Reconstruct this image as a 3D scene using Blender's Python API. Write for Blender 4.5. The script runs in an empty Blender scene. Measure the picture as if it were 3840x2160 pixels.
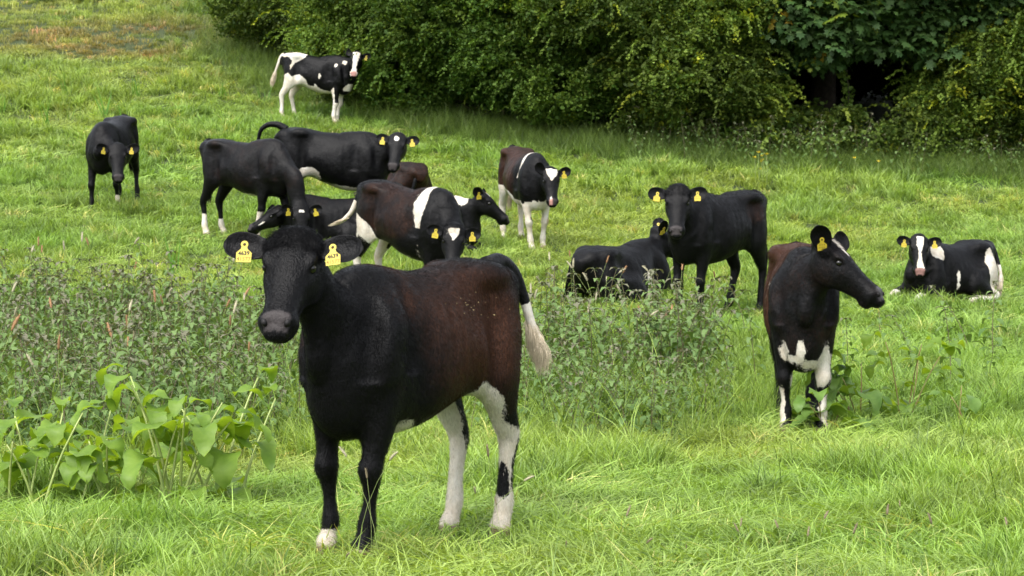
import bpy, math, random
import numpy as np
from mathutils import Vector, Matrix, Euler

rad = math.radians
sc = bpy.context.scene
COL = sc.collection

# ---------------------------------------------------------------- camera
EYE = np.array([0.0, 0.0, 1.6])
FPX = 9000.0                       # focal length in pixels of the 3840 px photograph
PITCH = math.atan((1080 - 588) / FPX)
cam = bpy.data.cameras.new('camera'); camo = bpy.data.objects.new('camera', cam); COL.objects.link(camo)
camo.location = EYE; camo.rotation_euler = (rad(90) - PITCH, 0, 0)
cam.sensor_width = 36.0; cam.lens = FPX / 3840 * 36.0
cam.clip_start = 0.1; cam.clip_end = 2000
cam.dof.use_dof = True; cam.dof.focus_distance = 10.6; cam.dof.aperture_fstop = 13.0
sc.camera = camo

# ---------------------------------------------------------------- sky, sun, exposure (bright overcast)
w = bpy.data.worlds.new('World'); sc.world = w; w.use_nodes = True
nt = w.node_tree; nt.nodes.clear()
sky = nt.nodes.new('ShaderNodeTexSky'); sky.sky_type = 'NISHITA'; sky.sun_disc = False
sky.sun_elevation = rad(58); sky.sun_rotation = rad(-150)
sky.air_density = 1.0; sky.dust_density = 4.0; sky.ozone_density = 1.0
hs = nt.nodes.new('ShaderNodeHueSaturation'); hs.inputs['Saturation'].default_value = 0.3
bg = nt.nodes.new('ShaderNodeBackground'); bg.inputs['Strength'].default_value = 0.15
wo = nt.nodes.new('ShaderNodeOutputWorld')
nt.links.new(sky.outputs[0], hs.inputs['Color']); nt.links.new(hs.outputs[0], bg.inputs[0]); nt.links.new(bg.outputs[0], wo.inputs[0])
sun = bpy.data.lights.new('sun', 'SUN'); sun.energy = .8; sun.angle = rad(50); sun.color = (1.0, 0.97, 0.92)
suno = bpy.data.objects.new('sun', sun); COL.objects.link(suno)
# light from behind the left shoulder of the photographer, high
_d = Vector((-math.cos(rad(58)) * 0.55, -math.cos(rad(58)) * 0.83, math.sin(rad(58))))
suno.rotation_euler = _d.to_track_quat('Z', 'Y').to_euler()
sc.view_settings.view_transform = 'Standard'; sc.view_settings.look = 'None'
sc.view_settings.exposure = 1.48; sc.view_settings.gamma = 1.0
sc.render.film_transparent = False
sc.cycles.use_denoising = True
sc.cycles.max_bounces = 7; sc.cycles.diffuse_bounces = 3; sc.cycles.glossy_bounces = 2
sc.cycles.transmission_bounces = 4; sc.cycles.transparent_max_bounces = 4
sc.cycles.caustics_reflective = False; sc.cycles.caustics_refractive = False

# ---------------------------------------------------------------- helpers
def tag(o, label=None, cat=None, group=None, kind=None):
    if label: o['label'] = label
    if cat: o['category'] = cat
    if group: o['group'] = group
    if kind: o['kind'] = kind
    return o

def link(o, parent=None):
    COL.objects.link(o)
    if parent is not None: o.parent = parent
    return o

def empty(name, loc=(0, 0, 0), rot=(0, 0, 0)):
    o = bpy.data.objects.new(name, None); o.location = loc; o.rotation_euler = rot
    o.empty_display_size = 0.2
    return link(o)

def mesh_np(name, V, F, smooth=True):
    """V (n,3) array, F list/array of faces"""
    me = bpy.data.meshes.new(name)
    me.from_pydata(np.asarray(V, dtype=float).tolist(), [], np.asarray(F).tolist() if isinstance(F, np.ndarray) else F)
    if smooth:
        me.polygons.foreach_set('use_smooth', np.ones(len(me.polygons), dtype=bool))
    me.update()
    return me

def mobj(name, V, F, mat, parent=None, smooth=True):
    me = mesh_np(name, V, F, smooth); me.materials.append(mat)
    return link(bpy.data.objects.new(name, me), parent)

def attr_f(me, name, arr, dom='POINT'):
    a = me.attributes.new(name, 'FLOAT', dom); a.data.foreach_set('value', np.asarray(arr, dtype=np.float32))
def attr_c(me, name, arr, dom='POINT'):
    arr = np.asarray(arr, dtype=np.float32)
    if arr.shape[1] == 3: arr = np.concatenate([arr, np.ones((len(arr), 1), np.float32)], 1)
    a = me.attributes.new(name, 'FLOAT_COLOR', dom); a.data.foreach_set('color', arr.ravel())
def attr_v(me, name, arr):
    a = me.attributes.new(name, 'FLOAT_VECTOR', 'POINT'); a.data.foreach_set('vector', np.asarray(arr, dtype=np.float32).ravel())
def attr_i(me, name, arr):
    a = me.attributes.new(name, 'INT', 'POINT'); a.data.foreach_set('value', np.asarray(arr, dtype=np.int32))

# value noise in numpy (deterministic)
_rs = np.random.RandomState(7)
_NT = _rs.rand(64, 64, 64).astype(np.float32)
def vnoise(x, y, z=None):
    x = np.asarray(x, dtype=np.float64); y = np.asarray(y, dtype=np.float64)
    z = np.zeros_like(x) if z is None else np.asarray(z, dtype=np.float64)
    xi = np.floor(x).astype(int); yi = np.floor(y).astype(int); zi = np.floor(z).astype(int)
    fx = x - xi; fy = y - yi; fz = z - zi
    fx = fx*fx*(3-2*fx); fy = fy*fy*(3-2*fy); fz = fz*fz*(3-2*fz)
    def g(a, b, c): return _NT[a & 63, b & 63, c & 63]
    x0 = (g(xi,yi,zi)*(1-fx)+g(xi+1,yi,zi)*fx)*(1-fy)+(g(xi,yi+1,zi)*(1-fx)+g(xi+1,yi+1,zi)*fx)*fy
    x1 = (g(xi,yi,zi+1)*(1-fx)+g(xi+1,yi,zi+1)*fx)*(1-fy)+(g(xi,yi+1,zi+1)*(1-fx)+g(xi+1,yi+1,zi+1)*fx)*fy
    return x0*(1-fz)+x1*fz
def fbm(x, y, z=None, o=4):
    s = 0; a = 0.5; t = 0
    for i in range(o):
        k = 2.03**i
        s = s + a*vnoise(np.asarray(x)*k+17.3*i, np.asarray(y)*k+5.1*i, None if z is None else np.asarray(z)*k+9.7*i); t += a; a *= 0.5
    return s/t

# ---------------------------------------------------------------- terrain
_pd = np.array([-20, 0, 9, 10.5, 15.3, 19, 23, 26, 30, 34, 38, 42, 50, 60, 80, 130, 260], float)
_pz = np.array([0.3, 0.05, 0.0, -0.03, -0.18, -0.12, 0.06, 0.26, 0.62, 1.1, 1.72, 2.42, 3.9, 5.7, 9.3, 15, 22], float)
_dd = np.linspace(-20, 260, 2801)
_zz = np.interp(_dd, _pd, _pz)
_ker = np.hanning(31); _ker /= _ker.sum()
_zz = np.convolve(np.pad(_zz, 15, 'edge'), _ker, 'valid')
def ground(x, y):
    x = np.asarray(x, float); y = np.asarray(y, float)
    z = np.interp(y, _dd, _zz)
    t = np.clip((y - 18) / 14, 0, 1); t = t*t*(3-2*t)
    z = z - 0.045 * t * np.clip(x, -14, 14)
    z = z + (fbm(x*0.45+3, y*0.3+8, o=2) - 0.5) * 0.16 * np.clip((y-5)/12, 0.3, 1.4)
    z = z + (fbm(x*1.7, y*1.7, o=2) - 0.5) * 0.07
    return z

def ray(px, py):
    a = (px - 1920) / FPX; b = -(py - 1080) / FPX
    f = np.array([0, math.cos(PITCH), -math.sin(PITCH)]); u = np.array([0, math.sin(PITCH), math.cos(PITCH)])
    return f + a*np.array([1., 0, 0]) + b*u
def hit(px, py):
    """where the line of sight through a photograph pixel meets the field"""
    r = ray(px, py); lo = 6.0
    t = np.arange(6, 140, 0.1)
    P = EYE[None] + t[:, None]*r[None]
    g = P[:, 2] - ground(P[:, 0], P[:, 1])
    i = int(np.argmax(g < 0)) if (g < 0).any() else len(t)-1
    return P[i]
def at_dist(px, d):
    r = ray(px, 1080); x = r[0]*d/r[1]
    return np.array([x, d, float(ground(x, d))])
def proj(P):
    P = np.asarray(P, float) - EYE
    f = np.array([0, math.cos(PITCH), -math.sin(PITCH)]); u = np.array([0, math.sin(PITCH), math.cos(PITCH)])
    d = P @ f
    return 1920 + P[..., 0]/d*FPX, 1080 - (P @ u)/d*FPX, d

# ---------------------------------------------------------------- node helpers
def mat_new(name):
    m = bpy.data.materials.new(name); m.use_nodes = True
    n = m.node_tree; n.nodes.clear()
    out = n.nodes.new('ShaderNodeOutputMaterial')
    return m, n, out
def N(nt, typ, **kw):
    n = nt.nodes.new(typ)
    for k, v in kw.items():
        if k.startswith('i_'):
            key = k[2:]
            n.inputs[int(key) if key.isdigit() else key.replace('_', ' ')].default_value = v
        else: setattr(n, k, v)
    return n
def L(nt, a, b): nt.links.new(a, b)
def ramp(nt, fac, stops):
    r = nt.nodes.new('ShaderNodeValToRGB')
    el = r.color_ramp.elements
    while len(el) > 1: el.remove(el[-1])
    el[0].position = stops[0][0]; el[0].color = (*stops[0][1], 1)
    for p, c in stops[1:]:
        e = el.new(p); e.color = (*c, 1)
    if fac is not None: nt.links.new(fac, r.inputs[0])
    return r

def simple_mat(name, col, rough=0.6, spec=0.3, var=0.0, scale=20, bump=0.0, coat=0.0, sheen=0.0):
    m, n, out = mat_new(name)
    b = N(n, 'ShaderNodeBsdfPrincipled'); b.inputs['Roughness'].default_value = rough
    b.inputs['Specular IOR Level'].default_value = spec
    b.inputs['Coat Weight'].default_value = coat; b.inputs['Sheen Weight'].default_value = sheen
    tc = N(n, 'ShaderNodeTexCoord'); no = N(n, 'ShaderNodeTexNoise', i_Scale=scale, i_Detail=4.0)
    L(n, tc.outputs['Object'], no.inputs['Vector'])
    r = ramp(n, no.outputs[0], [(0.25, tuple(c*(1-var) for c in col)), (0.75, tuple(min(1, c*(1+var)) for c in col))])
    L(n, r.outputs[0], b.inputs['Base Color'])
    if bump:
        bp = N(n, 'ShaderNodeBump', i_Strength=bump, i_Distance=0.01); L(n, no.outputs[0], bp.inputs['Height']); L(n, bp.outputs[0], b.inputs['Normal'])
    L(n, b.outputs[0], out.inputs[0])
    return m
COWS = None
DENS = 1.0
# ================================================================ CATTLE
# The body of each animal is one continuous skin: lofted trunk, neck, head and legs are blended as a
# distance field and turned into a mesh.
def smin(a, b, k):
    h = np.maximum(k - np.abs(a - b), 0) / k
    return np.minimum(a, b) - h*h*k*0.25
def smax(a, b, k): return -smin(-a, -b, k)

def dense(st, n=6):
    """cubic densify of station rows (first column is the parameter or xyz)"""
    st = np.asarray(st, float); m = len(st); out = []
    for i in range(m-1):
        p0 = st[max(i-1, 0)]; p1 = st[i]; p2 = st[i+1]; p3 = st[min(i+2, m-1)]
        for t in np.linspace(0, 1, n, endpoint=False):
            out.append(0.5*((2*p1)+(-p0+p2)*t+(2*p0-5*p1+4*p2-p3)*t*t+(-p0+3*p1-3*p2+p3)*t**3))
    out.append(st[-1]); return np.array(out)

class Axial:
    """trunk or skull: rows x, ztop, zbot, halfwidth ; widest at fraction c of the height"""
    def __init__(s, rows, n=2.2, c=0.45, bend=0.0, M=None, pinch=0.0):
        s.d = dense(rows, 5); s.n = n; s.c = c; s.bend = bend; s.pinch = pinch
        o = np.argsort(s.d[:, 0]); s.d = s.d[o]; s.M = M
        s.lo = np.array([s.d[0, 0]-0.02, -s.d[:, 3].max(), s.d[:, 2].min()]); s.hi = np.array([s.d[-1, 0]+0.02, s.d[:, 3].max(), s.d[:, 1].max()])
        if bend: s.lo[1] -= abs(bend); s.hi[1] += abs(bend)
    def ev(s, P):
        x = P[:, 0]; xc = np.clip(x, s.d[0, 0], s.d[-1, 0])
        zt = np.interp(xc, s.d[:, 0], s.d[:, 1]); zb = np.interp(xc, s.d[:, 0], s.d[:, 2]); w = np.maximum(np.interp(xc, s.d[:, 0], s.d[:, 3]), 0.01)
        y = P[:, 1] - s.bend*xc*np.abs(xc)
        zm = zb + (zt-zb)*s.c
        v = np.where(P[:, 2] > zm, (P[:, 2]-zm)/np.maximum(zt-zm, .01), (zm-P[:, 2])/np.maximum(zm-zb, .01))
        if s.pinch: w = w*(1 - s.pinch*np.clip(v, 0, 1)*(P[:, 2] > zm))
        r = ((np.abs(y)/w)**s.n + v**s.n + (np.abs(x-xc)/0.05)**s.n)**(1/s.n)
        return (r-1)*np.minimum(w, (zt-zb)*0.5)
class Ell:
    def __init__(s, c, r, M=None):
        s.c = np.array(c, float); s.r = np.array(r, float); s.lo = s.c-s.r; s.hi = s.c+s.r; s.M = M
    def ev(s, P):
        q = (P-s.c)/s.r; r = np.sqrt((q*q).sum(1))
        return (r-1)*s.r.min()
class Tube:
    """limb: rows x,y,z, r_side, r_front(up), r_back(down); ref = direction of 'front'"""
    def __init__(s, rows, ref=(1, 0, 0), n=5, M=None):
        s.d = dense(rows, n); s.ref = np.array(ref, float); s.M = M
        T = np.gradient(s.d[:, :3], axis=0); s.T = T/np.linalg.norm(T, axis=1)[:, None]
        m = s.d[:, 3:].max(); s.lo = s.d[:, :3].min(0)-m; s.hi = s.d[:, :3].max(0)+m
    def ev(s, P):
        best = np.full(len(P), 1e9); bi = np.zeros(len(P))
        A = s.d[:, :3]
        for i in range(len(A)-1):
            ab = A[i+1]-A[i]; L2 = (ab*ab).sum()+1e-12
            t = np.clip(((P-A[i]) @ ab)/L2, 0, 1)
            q = P-A[i]-t[:, None]*ab; q = (q*q).sum(1)
            k = q < best; best = np.where(k, q, best); bi = np.where(k, i+t, bi)
        i0 = np.minimum(bi.astype(int), len(A)-2); f = (bi-i0)[:, None]
        row = s.d[i0]*(1-f)+s.d[i0+1]*f; T = s.T[i0]*(1-f)+s.T[i0+1]*f
        S = np.cross(s.ref, T); S /= np.linalg.norm(S, axis=1)[:, None]+1e-9
        V = np.cross(T, S); q = P-row[:, :3]
        u = (q*S).sum(1); v = (q*V).sum(1); w = (q*T).sum(1)
        rv = np.where(v > 0, row[:, 4], row[:, 5])
        re = np.minimum(row[:, 3], rv)
        r = np.sqrt((u/row[:, 3])**2+(v/rv)**2+(w/re)**2)
        return (r-1)*np.minimum(row[:, 3], np.minimum(row[:, 4], row[:, 5]))

def surface_nets(F, lo, h):
    ins = F < 0
    c = [ins[i:F.shape[0]-1+i, j:F.shape[1]-1+j, k:F.shape[2]-1+k] for i in (0, 1) for j in (0, 1) for k in (0, 1)]
    s = sum(a.astype(np.int8) for a in c)
    I, J, K = np.nonzero((s > 0) & (s < 8))
    val = {}
    for i in (0, 1):
        for j in (0, 1):
            for k in (0, 1): val[i, j, k] = F[I+i, J+j, K+k]
    acc = np.zeros((len(I), 3)); cnt = np.zeros(len(I))
    for ax in range(3):
        for a in (0, 1):
            for b in (0, 1):
                c0 = [a, b]; c0.insert(ax, 0); c1 = [a, b]; c1.insert(ax, 1)
                v0 = val[tuple(c0)]; v1 = val[tuple(c1)]
                m = (v0 < 0) != (v1 < 0)
                t = np.where(m, v0/np.where(m, v0-v1, 1), 0)
                p = np.zeros((len(I), 3)); p[:, ax] = t
                oth = [x for x in range(3) if x != ax]; p[:, oth[0]] = a; p[:, oth[1]] = b
                acc += p*m[:, None]; cnt += m
    V = (np.stack([I, J, K], 1)+acc/cnt[:, None])*h+lo
    idx = -np.ones(tuple(np.array(F.shape)-1), dtype=np.int64); idx[I, J, K] = np.arange(len(I))
    Q = []
    for ax in range(3):
        sl0 = [slice(None)]*3; sl1 = [slice(None)]*3; sl0[ax] = slice(0, -1); sl1[ax] = slice(1, None)
        a = ins[tuple(sl0)]; b = ins[tuple(sl1)]
        e = np.stack(np.nonzero(a != b), 1)
        o = [x for x in range(3) if x != ax]
        e = e[(e[:, o[0]] > 0) & (e[:, o[1]] > 0)]
        fl = a[e[:, 0], e[:, 1], e[:, 2]]
        def cell(d0, d1):
            q = e.copy(); q[:, o[0]] -= d0; q[:, o[1]] -= d1; return idx[q[:, 0], q[:, 1], q[:, 2]]
        q = np.stack([cell(1, 1), cell(0, 1), cell(0, 0), cell(1, 0)], 1)
        if ax == 1: fl = ~fl
        q = np.where(fl[:, None], q, q[:, ::-1])
        Q.append(q)
    Q = np.concatenate(Q); Q = Q[(Q >= 0).all(1)]
    return V, Q

def lap(V, Q, it=2, f=0.5):
    E = np.concatenate([Q[:, [0, 1]], Q[:, [1, 2]], Q[:, [2, 3]], Q[:, [3, 0]]])
    n = np.bincount(E[:, 0], minlength=len(V))+np.bincount(E[:, 1], minlength=len(V))
    for j in range(it*2):
        s = np.stack([np.bincount(E[:, 0], V[E[:, 1], c], len(V))+np.bincount(E[:, 1], V[E[:, 0], c], len(V)) for c in range(3)], 1)
        V = V+(f if j % 2 == 0 else -f*0.92)*(s/n[:, None]-V)
    return V

def vnormals(V, Q):
    a = V[Q[:, 2]]-V[Q[:, 0]]; b = V[Q[:, 3]]-V[Q[:, 1]]; fn = np.cross(a, b)
    nn = np.zeros_like(V)
    for k in range(4):
        for c in range(3): nn[:, c] += np.bincount(Q[:, k], fn[:, c], len(V))
    return nn/(np.linalg.norm(nn, axis=1)[:, None]+1e-12)

def head_matrix(poll, yaw, pitch, roll):
    """local head frame: x from poll to nose, z out of the forehead; yaw/pitch in cow frame"""
    f = np.array([math.cos(yaw)*math.cos(pitch), math.sin(yaw)*math.cos(pitch), -math.sin(pitch)])
    u = np.array([math.cos(yaw)*math.sin(pitch), math.sin(yaw)*math.sin(pitch), math.cos(pitch)])
    l = np.cross(u, f)
    c, s = math.cos(roll), math.sin(roll)
    l2 = l*c+u*s; u2 = u*c-l*s
    return np.stack([f, l2, u2], 1), np.array(poll, float)
HS = .88      # skull size

FRONT = [(.385, .135, .70, .066, .095, .105), (.385, .138, .62, .061, .080, .090), (.395, .135, .50, .049, .058, .060), (.405, .13, .41, .041, .046, .044),
         (.412, .128, .355, .047, .053, .044), (.402, .125, .295, .034, .036, .037), (.398, .122, .22, .0275, .029, .032), (.398, .12, .145, .038, .037, .041),
         (.408, .12, .10, .033, .032, .034), (.424, .12, .055, .042, .041, .040), (.435, .12, .0, .046, .051, .046)]
REAR = [(-.45, .10, .98, .09, .11, .13), (-.445, .13, .84, .088, .115, .13), (-.435, .145, .72, .073, .105, .115), (-.465, .14, .62, .062, .085, .092), (-.512, .13, .53, .052, .066, .064),
        (-.558, .125, .455, .046, .052, .050), (-.568, .122, .41, .042, .045, .045), (-.555, .12, .33, .032, .033, .038), (-.545, .12, .24, .0285, .031, .034), (-.54, .12, .15, .038, .039, .042),
        (-.525, .12, .10, .034, .034, .035), (-.505, .12, .055, .043, .042, .040), (-.495, .12, .0, .046, .052, .046)]
TRUNK = [(-.665, 1.08, .93, .05), (-.62, 1.13, .84, .110), (-.54, 1.165, .75, .155), (-.44, 1.175, .73, .190), (-.36, 1.172, .705, .205), (-.22, 1.15, .630, .220),
         (-.08, 1.135, .555, .245), (.08, 1.13, .525, .255), (.22, 1.135, .525, .235), (.34, 1.15, .545, .200), (.44, 1.13, .57, .175), (.53, 1.06, .60, .140), (.60, .97, .67, .09), (.635, .90, .74, .05)]
HEAD = [(-.045, .030, -.04, .05), (-.02, .060, -.075, .085), (.03, .080, -.105, .104), (.09, .084, -.140, .113), (.145, .078, -.156, .112), (.20, .066, -.150, .102), (.26, .053, -.132, .088),
        (.32, .045, -.116, .077), (.37, .042, -.108, .074), (.42, .040, -.104, .077), (.45, .030, -.098, .074), (.47, .010, -.080, .060)]

def shift_leg(rows, side, off, zr):
    out = []
    for r in rows:
        r = list(r); t = max(0, 1-r[2]/zr); t = t**1.05
        r[0] += off[0]*t; r[1] = side*(r[1])+off[1]*t; r[2] += (off[2] if len(off) > 2 else 0)*t
        out.append(tuple(r))
    return out

def build_skin(c):
    """returns V, Q, per-vertex data for one animal described by dict c"""
    lying = c.get('lying', False); h = c.get('grid', .016)
    fat = c.get('fat', 1.0); tz = c.get('trunk_dz', -.50 if lying else 0.0)
    dp = c.get('deep', .02)
    wl = c.get('wither', 0.0)
    rows = [(x, zt+tz-wl*min(1, max(0, (x+.1)/.4)), zb+tz-dp*min(1, max(.0, .35+.65*(x-.05)/.3) if x > -.2 else max(0, (x+.36)/.16)*.35)*(1 if x < .5 else max(.3, 1-(x-.5)*5)), w*fat*(1.12 if lying else 1)) for x, zt, zb, w in TRUNK]
    prims = []
    def add(p, k, head=False, sub=False, name=''): prims.append((p, k, head, sub, name))
    add(Axial(rows, n=2.25, c=.46 if not lying else .40, bend=c.get('bend', 0), pinch=.12), .03, name='trunk')
    b = c.get('bend', 0)
    # hooks, pins, spine, withers, flank fold
    for s in (-1, 1):
        add(Ell((-.40, .160*s*fat+b*-.16, 1.105+tz), (.08, .040, .040)), .10)
        add(Ell((-.615, .085*s, 1.06+tz), (.05, .035, .045)), .09)
        add(Tube([(.27, .085*s, 1.06+tz, .03, .06, .07), (.36, .158*s, .95+tz, .045, .09, .11), (.455, .165*s, .83+tz, .055, .085, .11), (.43, .155*s, .75+tz, .06, .09, .11)]), .07)
    add(Ell((.30, 0, 1.125+tz-c.get('wither', 0)), (.12, .045, .03)), .08)
    add(Ell((.50, 0, .68+tz-dp), (.10, .085, .12)), .10)            # brisket
    legs = []
    if not lying:
        offs = c.get('feet', [(0, 0)]*4)     # FL FR HL HR
        for i, (rws, s) in enumerate(((FRONT, 1), (FRONT, -1), (REAR, 1), (REAR, -1))):
            rr = c.get('legs', {}).get(i) or shift_leg(rws, s, offs[i], .80 if i < 2 else .86)
            t = Tube(rr); legs.append(t); add(t, .05 if i < 2 else .06, name='leg%d' % i)
        for s in (-1, 1): add(Ell((-.32, .15*s, .74), (.08, .045, .10)), .09)       # stifle
        add(Ell((-.32, 0, .655), (.10, .06, .04)), .08)                              # udder / flank
    else:
        for s in (-1, 1):
            so = c.get('hip_out', 0)*s
            add(Ell((-.36, .20*s, .28), (.22, .12, .25)), .10)
            add(Ell((-.20, (.26+so)*s, .20), (.15, .10, .17)), .08)
            t = Tube([(-.12, (.30+so)*s, .20, .07, .10, .10), (-.30, (.33+so)*s, .12, .05, .06, .06), (-.46, (.33+so)*s, .07, .04, .045, .045), (-.36, (.36+so)*s, .045, .028, .03, .03), (-.16, (.37+so)*s, .04, .028, .03, .03), (-.06, (.37+so)*s, .035, .035, .035, .035), (.0, (.37+so)*s, .03, .04, .035, .035)], ref=(0, 0, 1)); legs.append(t)
            add(t, .05)
            add(Ell((.38, .17*s, .22), (.12, .09, .20)), .09)
            ft = c.get('fore', {}).get(s) or [(.36, .20*s, .18, .06, .07, .07), (.50, .20*s, .13, .048, .05, .05), (.66, .19*s, .085, .042, .042, .042), (.70, .19*s, .05, .038, .036, .036), (.60, .17*s, .035, .028, .028, .028), (.48, .16*s, .035, .03, .03, .03), (.42, .155*s, .035, .035, .03, .03)]
            t = Tube(ft, ref=(0, 0, 1)); legs.append(t); add(t, .04)
    for s in (-1, 1):          # hollow of the flank, groove behind the elbow, edge of the shoulder, thigh fold
        add(Ell((-.26, .262*s*fat, 1.00+tz), (.10, .060, .085)), .09, sub=True)
        add(Ell((.20, .285*s*fat, .76+tz), (.035, .045, .20)), .09, sub=True)
        add(Ell((.275, .235*s*fat, 1.0+tz), (.030, .045, .16)), .08, sub=True)
        add(Ell((.52, .195*s*fat, .93+tz), (.035, .05, .13)), .07, sub=True)
        if not lying: add(Ell((-.33, .225*s, .80), (.028, .04, .16)), .07, sub=True)
    R, pp = head_matrix(*c['head'])
    c['_R'] = R; c['_pp'] = pp
    # neck, from inside the trunk to the back of the skull
    hs_ = c.get('hs', HS); Rf = R*hs_; Ri = R/hs_; c['_Rf'] = Rf; c['_Ri'] = Ri
    hb = pp+Rf @ np.array([.045, 0, -.045])
    back = -R[:, 0]
    p0 = np.array([.20, 0, .90+tz]); p1 = np.array([.42, 0, .93+tz-c.get('neck_low', .0)])
    mid = c.get('neck_mid'); 
    if mid is None:
        mid = (p1+hb)/2+np.array([0, 0, -.01])
    mid = np.array(mid, float)
    q = mid*.45+hb*.55
    nk = c.get('neck_fat', 1.0)
    nt_ = c.get('nape', 1.0)
    nrows = [(*p0, .13, .18*nt_, .24), (*p1, .120, .165*nt_, .225), (*(p1*.5+mid*.5), .100*nk, .130*nk*nt_, .185*nk), (*mid, .086*nk, .110*nk*nt_, .15*nk), (*q, .080*nk, .095*nk, .12*nk), (*hb, .078, .080, .095)]
    add(Tube(nrows, ref=c.get('neck_ref', (0, 0, 1)), n=6), .07, name='neck')
    HM = (R, pp)
    H = lambda p, k, sub=False, name='head': add(p, k, True, sub, name)
    H(Axial(HEAD, n=2.35, c=.62, pinch=.10), .05)
    for s in (-1, 1):
        H(Ell((.118, .098*s, .045), (.045, .024, .022)), .025)        # brow
        H(Ell((.13, .088*s, -.085), (.085, .030, .065)), .035)         # cheek
        H(Ell((.440, .040*s, .010), (.030, .028, .024)), .02)          # nostril wing
        H(Ell((.468, .046*s, .008), (.020, .0135, .016)), .010, True)        # nostril
        H(Ell((.155, .125*s, .018), (.028, .022, .018)), .02, True)    # orbit
        H(Ell((.03, .098*s, .025), (.03, .03, .03)), .03)              # ear base
    H(Ell((-.022, 0, .040), (.050, .085, .040)), .05)                    # poll
    H(Ell((.432, 0, -.025), (.048, .078, .052)), .03)                     # muzzle
    H(Ell((.420, 0, -.100), (.048, .056, .026)), .012)                  # lower lip
    if c.get('mouth_open'):
        H(Ell((.44, 0, -.085), (.06, .05, .008)), .008, True)
        H(Ell((.405, 0, -.125), (.055, .045, .022)), .02)
    # evaluate
    lo = np.full(3, 1e9); hi = np.full(3, -1e9)
    for p, k, hd, sub, nm in prims:
        if sub: continue
        if hd:
            cs = np.array([[x, y, z] for x in (p.lo[0], p.hi[0]) for y in (p.lo[1], p.hi[1]) for z in (p.lo[2], p.hi[2])]) @ Rf.T+pp
            l, u = cs.min(0), cs.max(0)
        else: l, u = p.lo, p.hi
        lo = np.minimum(lo, l); hi = np.maximum(hi, u)
    lo = lo-3*h; hi = hi+3*h
    if not lying: lo[2] = min(lo[2], -.06)
    n = np.ceil((hi-lo)/h).astype(int)+1
    F = np.full(n, 1.0, dtype=np.float64)
    ax = [lo[i]+h*np.arange(n[i]) for i in range(3)]
    for p, k, hd, sub, nm in prims:
        m = k+h*1.5
        if hd:
            cs = np.array([[x, y, z] for x in (p.lo[0]-m, p.hi[0]+m) for y in (p.lo[1]-m, p.hi[1]+m) for z in (p.lo[2]-m, p.hi[2]+m)]) @ Rf.T+pp
            l, u = cs.min(0), cs.max(0)
        else: l, u = p.lo-m, p.hi+m
        i0 = np.clip(np.floor((l-lo)/h).astype(int), 0, n-1); i1 = np.clip(np.ceil((u-lo)/h).astype(int)+1, 1, n)
        G = np.stack(np.meshgrid(*[ax[i][i0[i]:i1[i]] for i in range(3)], indexing='ij'), -1)
        P = G.reshape(-1, 3)
        if hd: P = (P-pp) @ Ri
        v = p.ev(P).reshape(G.shape[:3])
        sl = tuple(slice(i0[i], i1[i]) for i in range(3))
        F[sl] = smax(F[sl], -v, k) if sub else smin(F[sl], v, k)
    V, Q = surface_nets(F, lo, h)
    V = lap(V, Q, 2)
    return V, Q, R, pp, legs

def ear_geo(R, pp, side, c):
    """cupped, leaf-shaped ear"""
    Lr = .198*c.get('ear_len', 1); nL = 14; nA = 16
    e = c.get('ears', {}).get(side, (0, 0, 0))     # (up, forward, twist) degrees
    up, fw, tw = [rad(v) for v in e]
    # axes in head frame
    ax = np.array([math.sin(fw)*math.cos(up)*1.0-0.05, side*math.cos(up)*math.cos(fw), math.sin(up)]); ax /= np.linalg.norm(ax)
    face = np.array(c.get('ear_face', {}).get(side, (.30, side*.15, .95))); face = face-ax*(face@ax); face /= np.linalg.norm(face)     # concave side looks out of the forehead plane
    wid = np.cross(face, ax)
    f2 = face*math.cos(tw)+wid*math.sin(tw); w2 = wid*math.cos(tw)-face*math.sin(tw)
    base = np.array([.035, .088*side, .018])
    V = []; 
    for i in range(nL+1):
        t = i/nL; w_ = .068*(.50+.50*math.sin(min(t/.62, 1)*math.pi/2)**1.2) if t < .62 else .068*math.sqrt(max(1-((t-.62)/.385)**2, .003))
        w_ = max(w_, .003)
        ctr = base+ax*(Lr*(1-(1-t)**1.35 if False else t))+f2*(-.02*t*(1-t)*2)+w2*(.0)
        cup = .62*min(1, t*3)*(1-.35*t)
        th = .020*(1-t)**2+.0045
        for a in range(nA):
            an = 2*math.pi*a/nA; cx = math.cos(an); sy = math.sin(an)
            xx = w_*cx
            zz = cup*w_*(cx*cx-.5)+th*sy*(1 if sy > 0 else 1+.6*(1-t))
            V.append(ctr+w2*xx+f2*zz)
    F = []
    for i in range(nL):
        for a in range(nA):
            b = (a+1) % nA
            F.append((i*nA+a, i*nA+b, (i+1)*nA+b, (i+1)*nA+a))
    V = np.array(V); m = len(V); V = np.vstack([V, V[-nA:].mean(0)])
    for a in range(nA): F.append((nL*nA+a, nL*nA+(a+1) % nA, m, m))
    F = [tuple(dict.fromkeys(f)) for f in F]
    W = V @ (R.T*c.get('hs', HS))+pp
    tagp = (base+ax*Lr*.52+f2*.012-w2*0) @ (R.T*c.get('hs', HS))+pp
    return W, F, tagp, R @ ax, R @ f2, R @ w2

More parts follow.
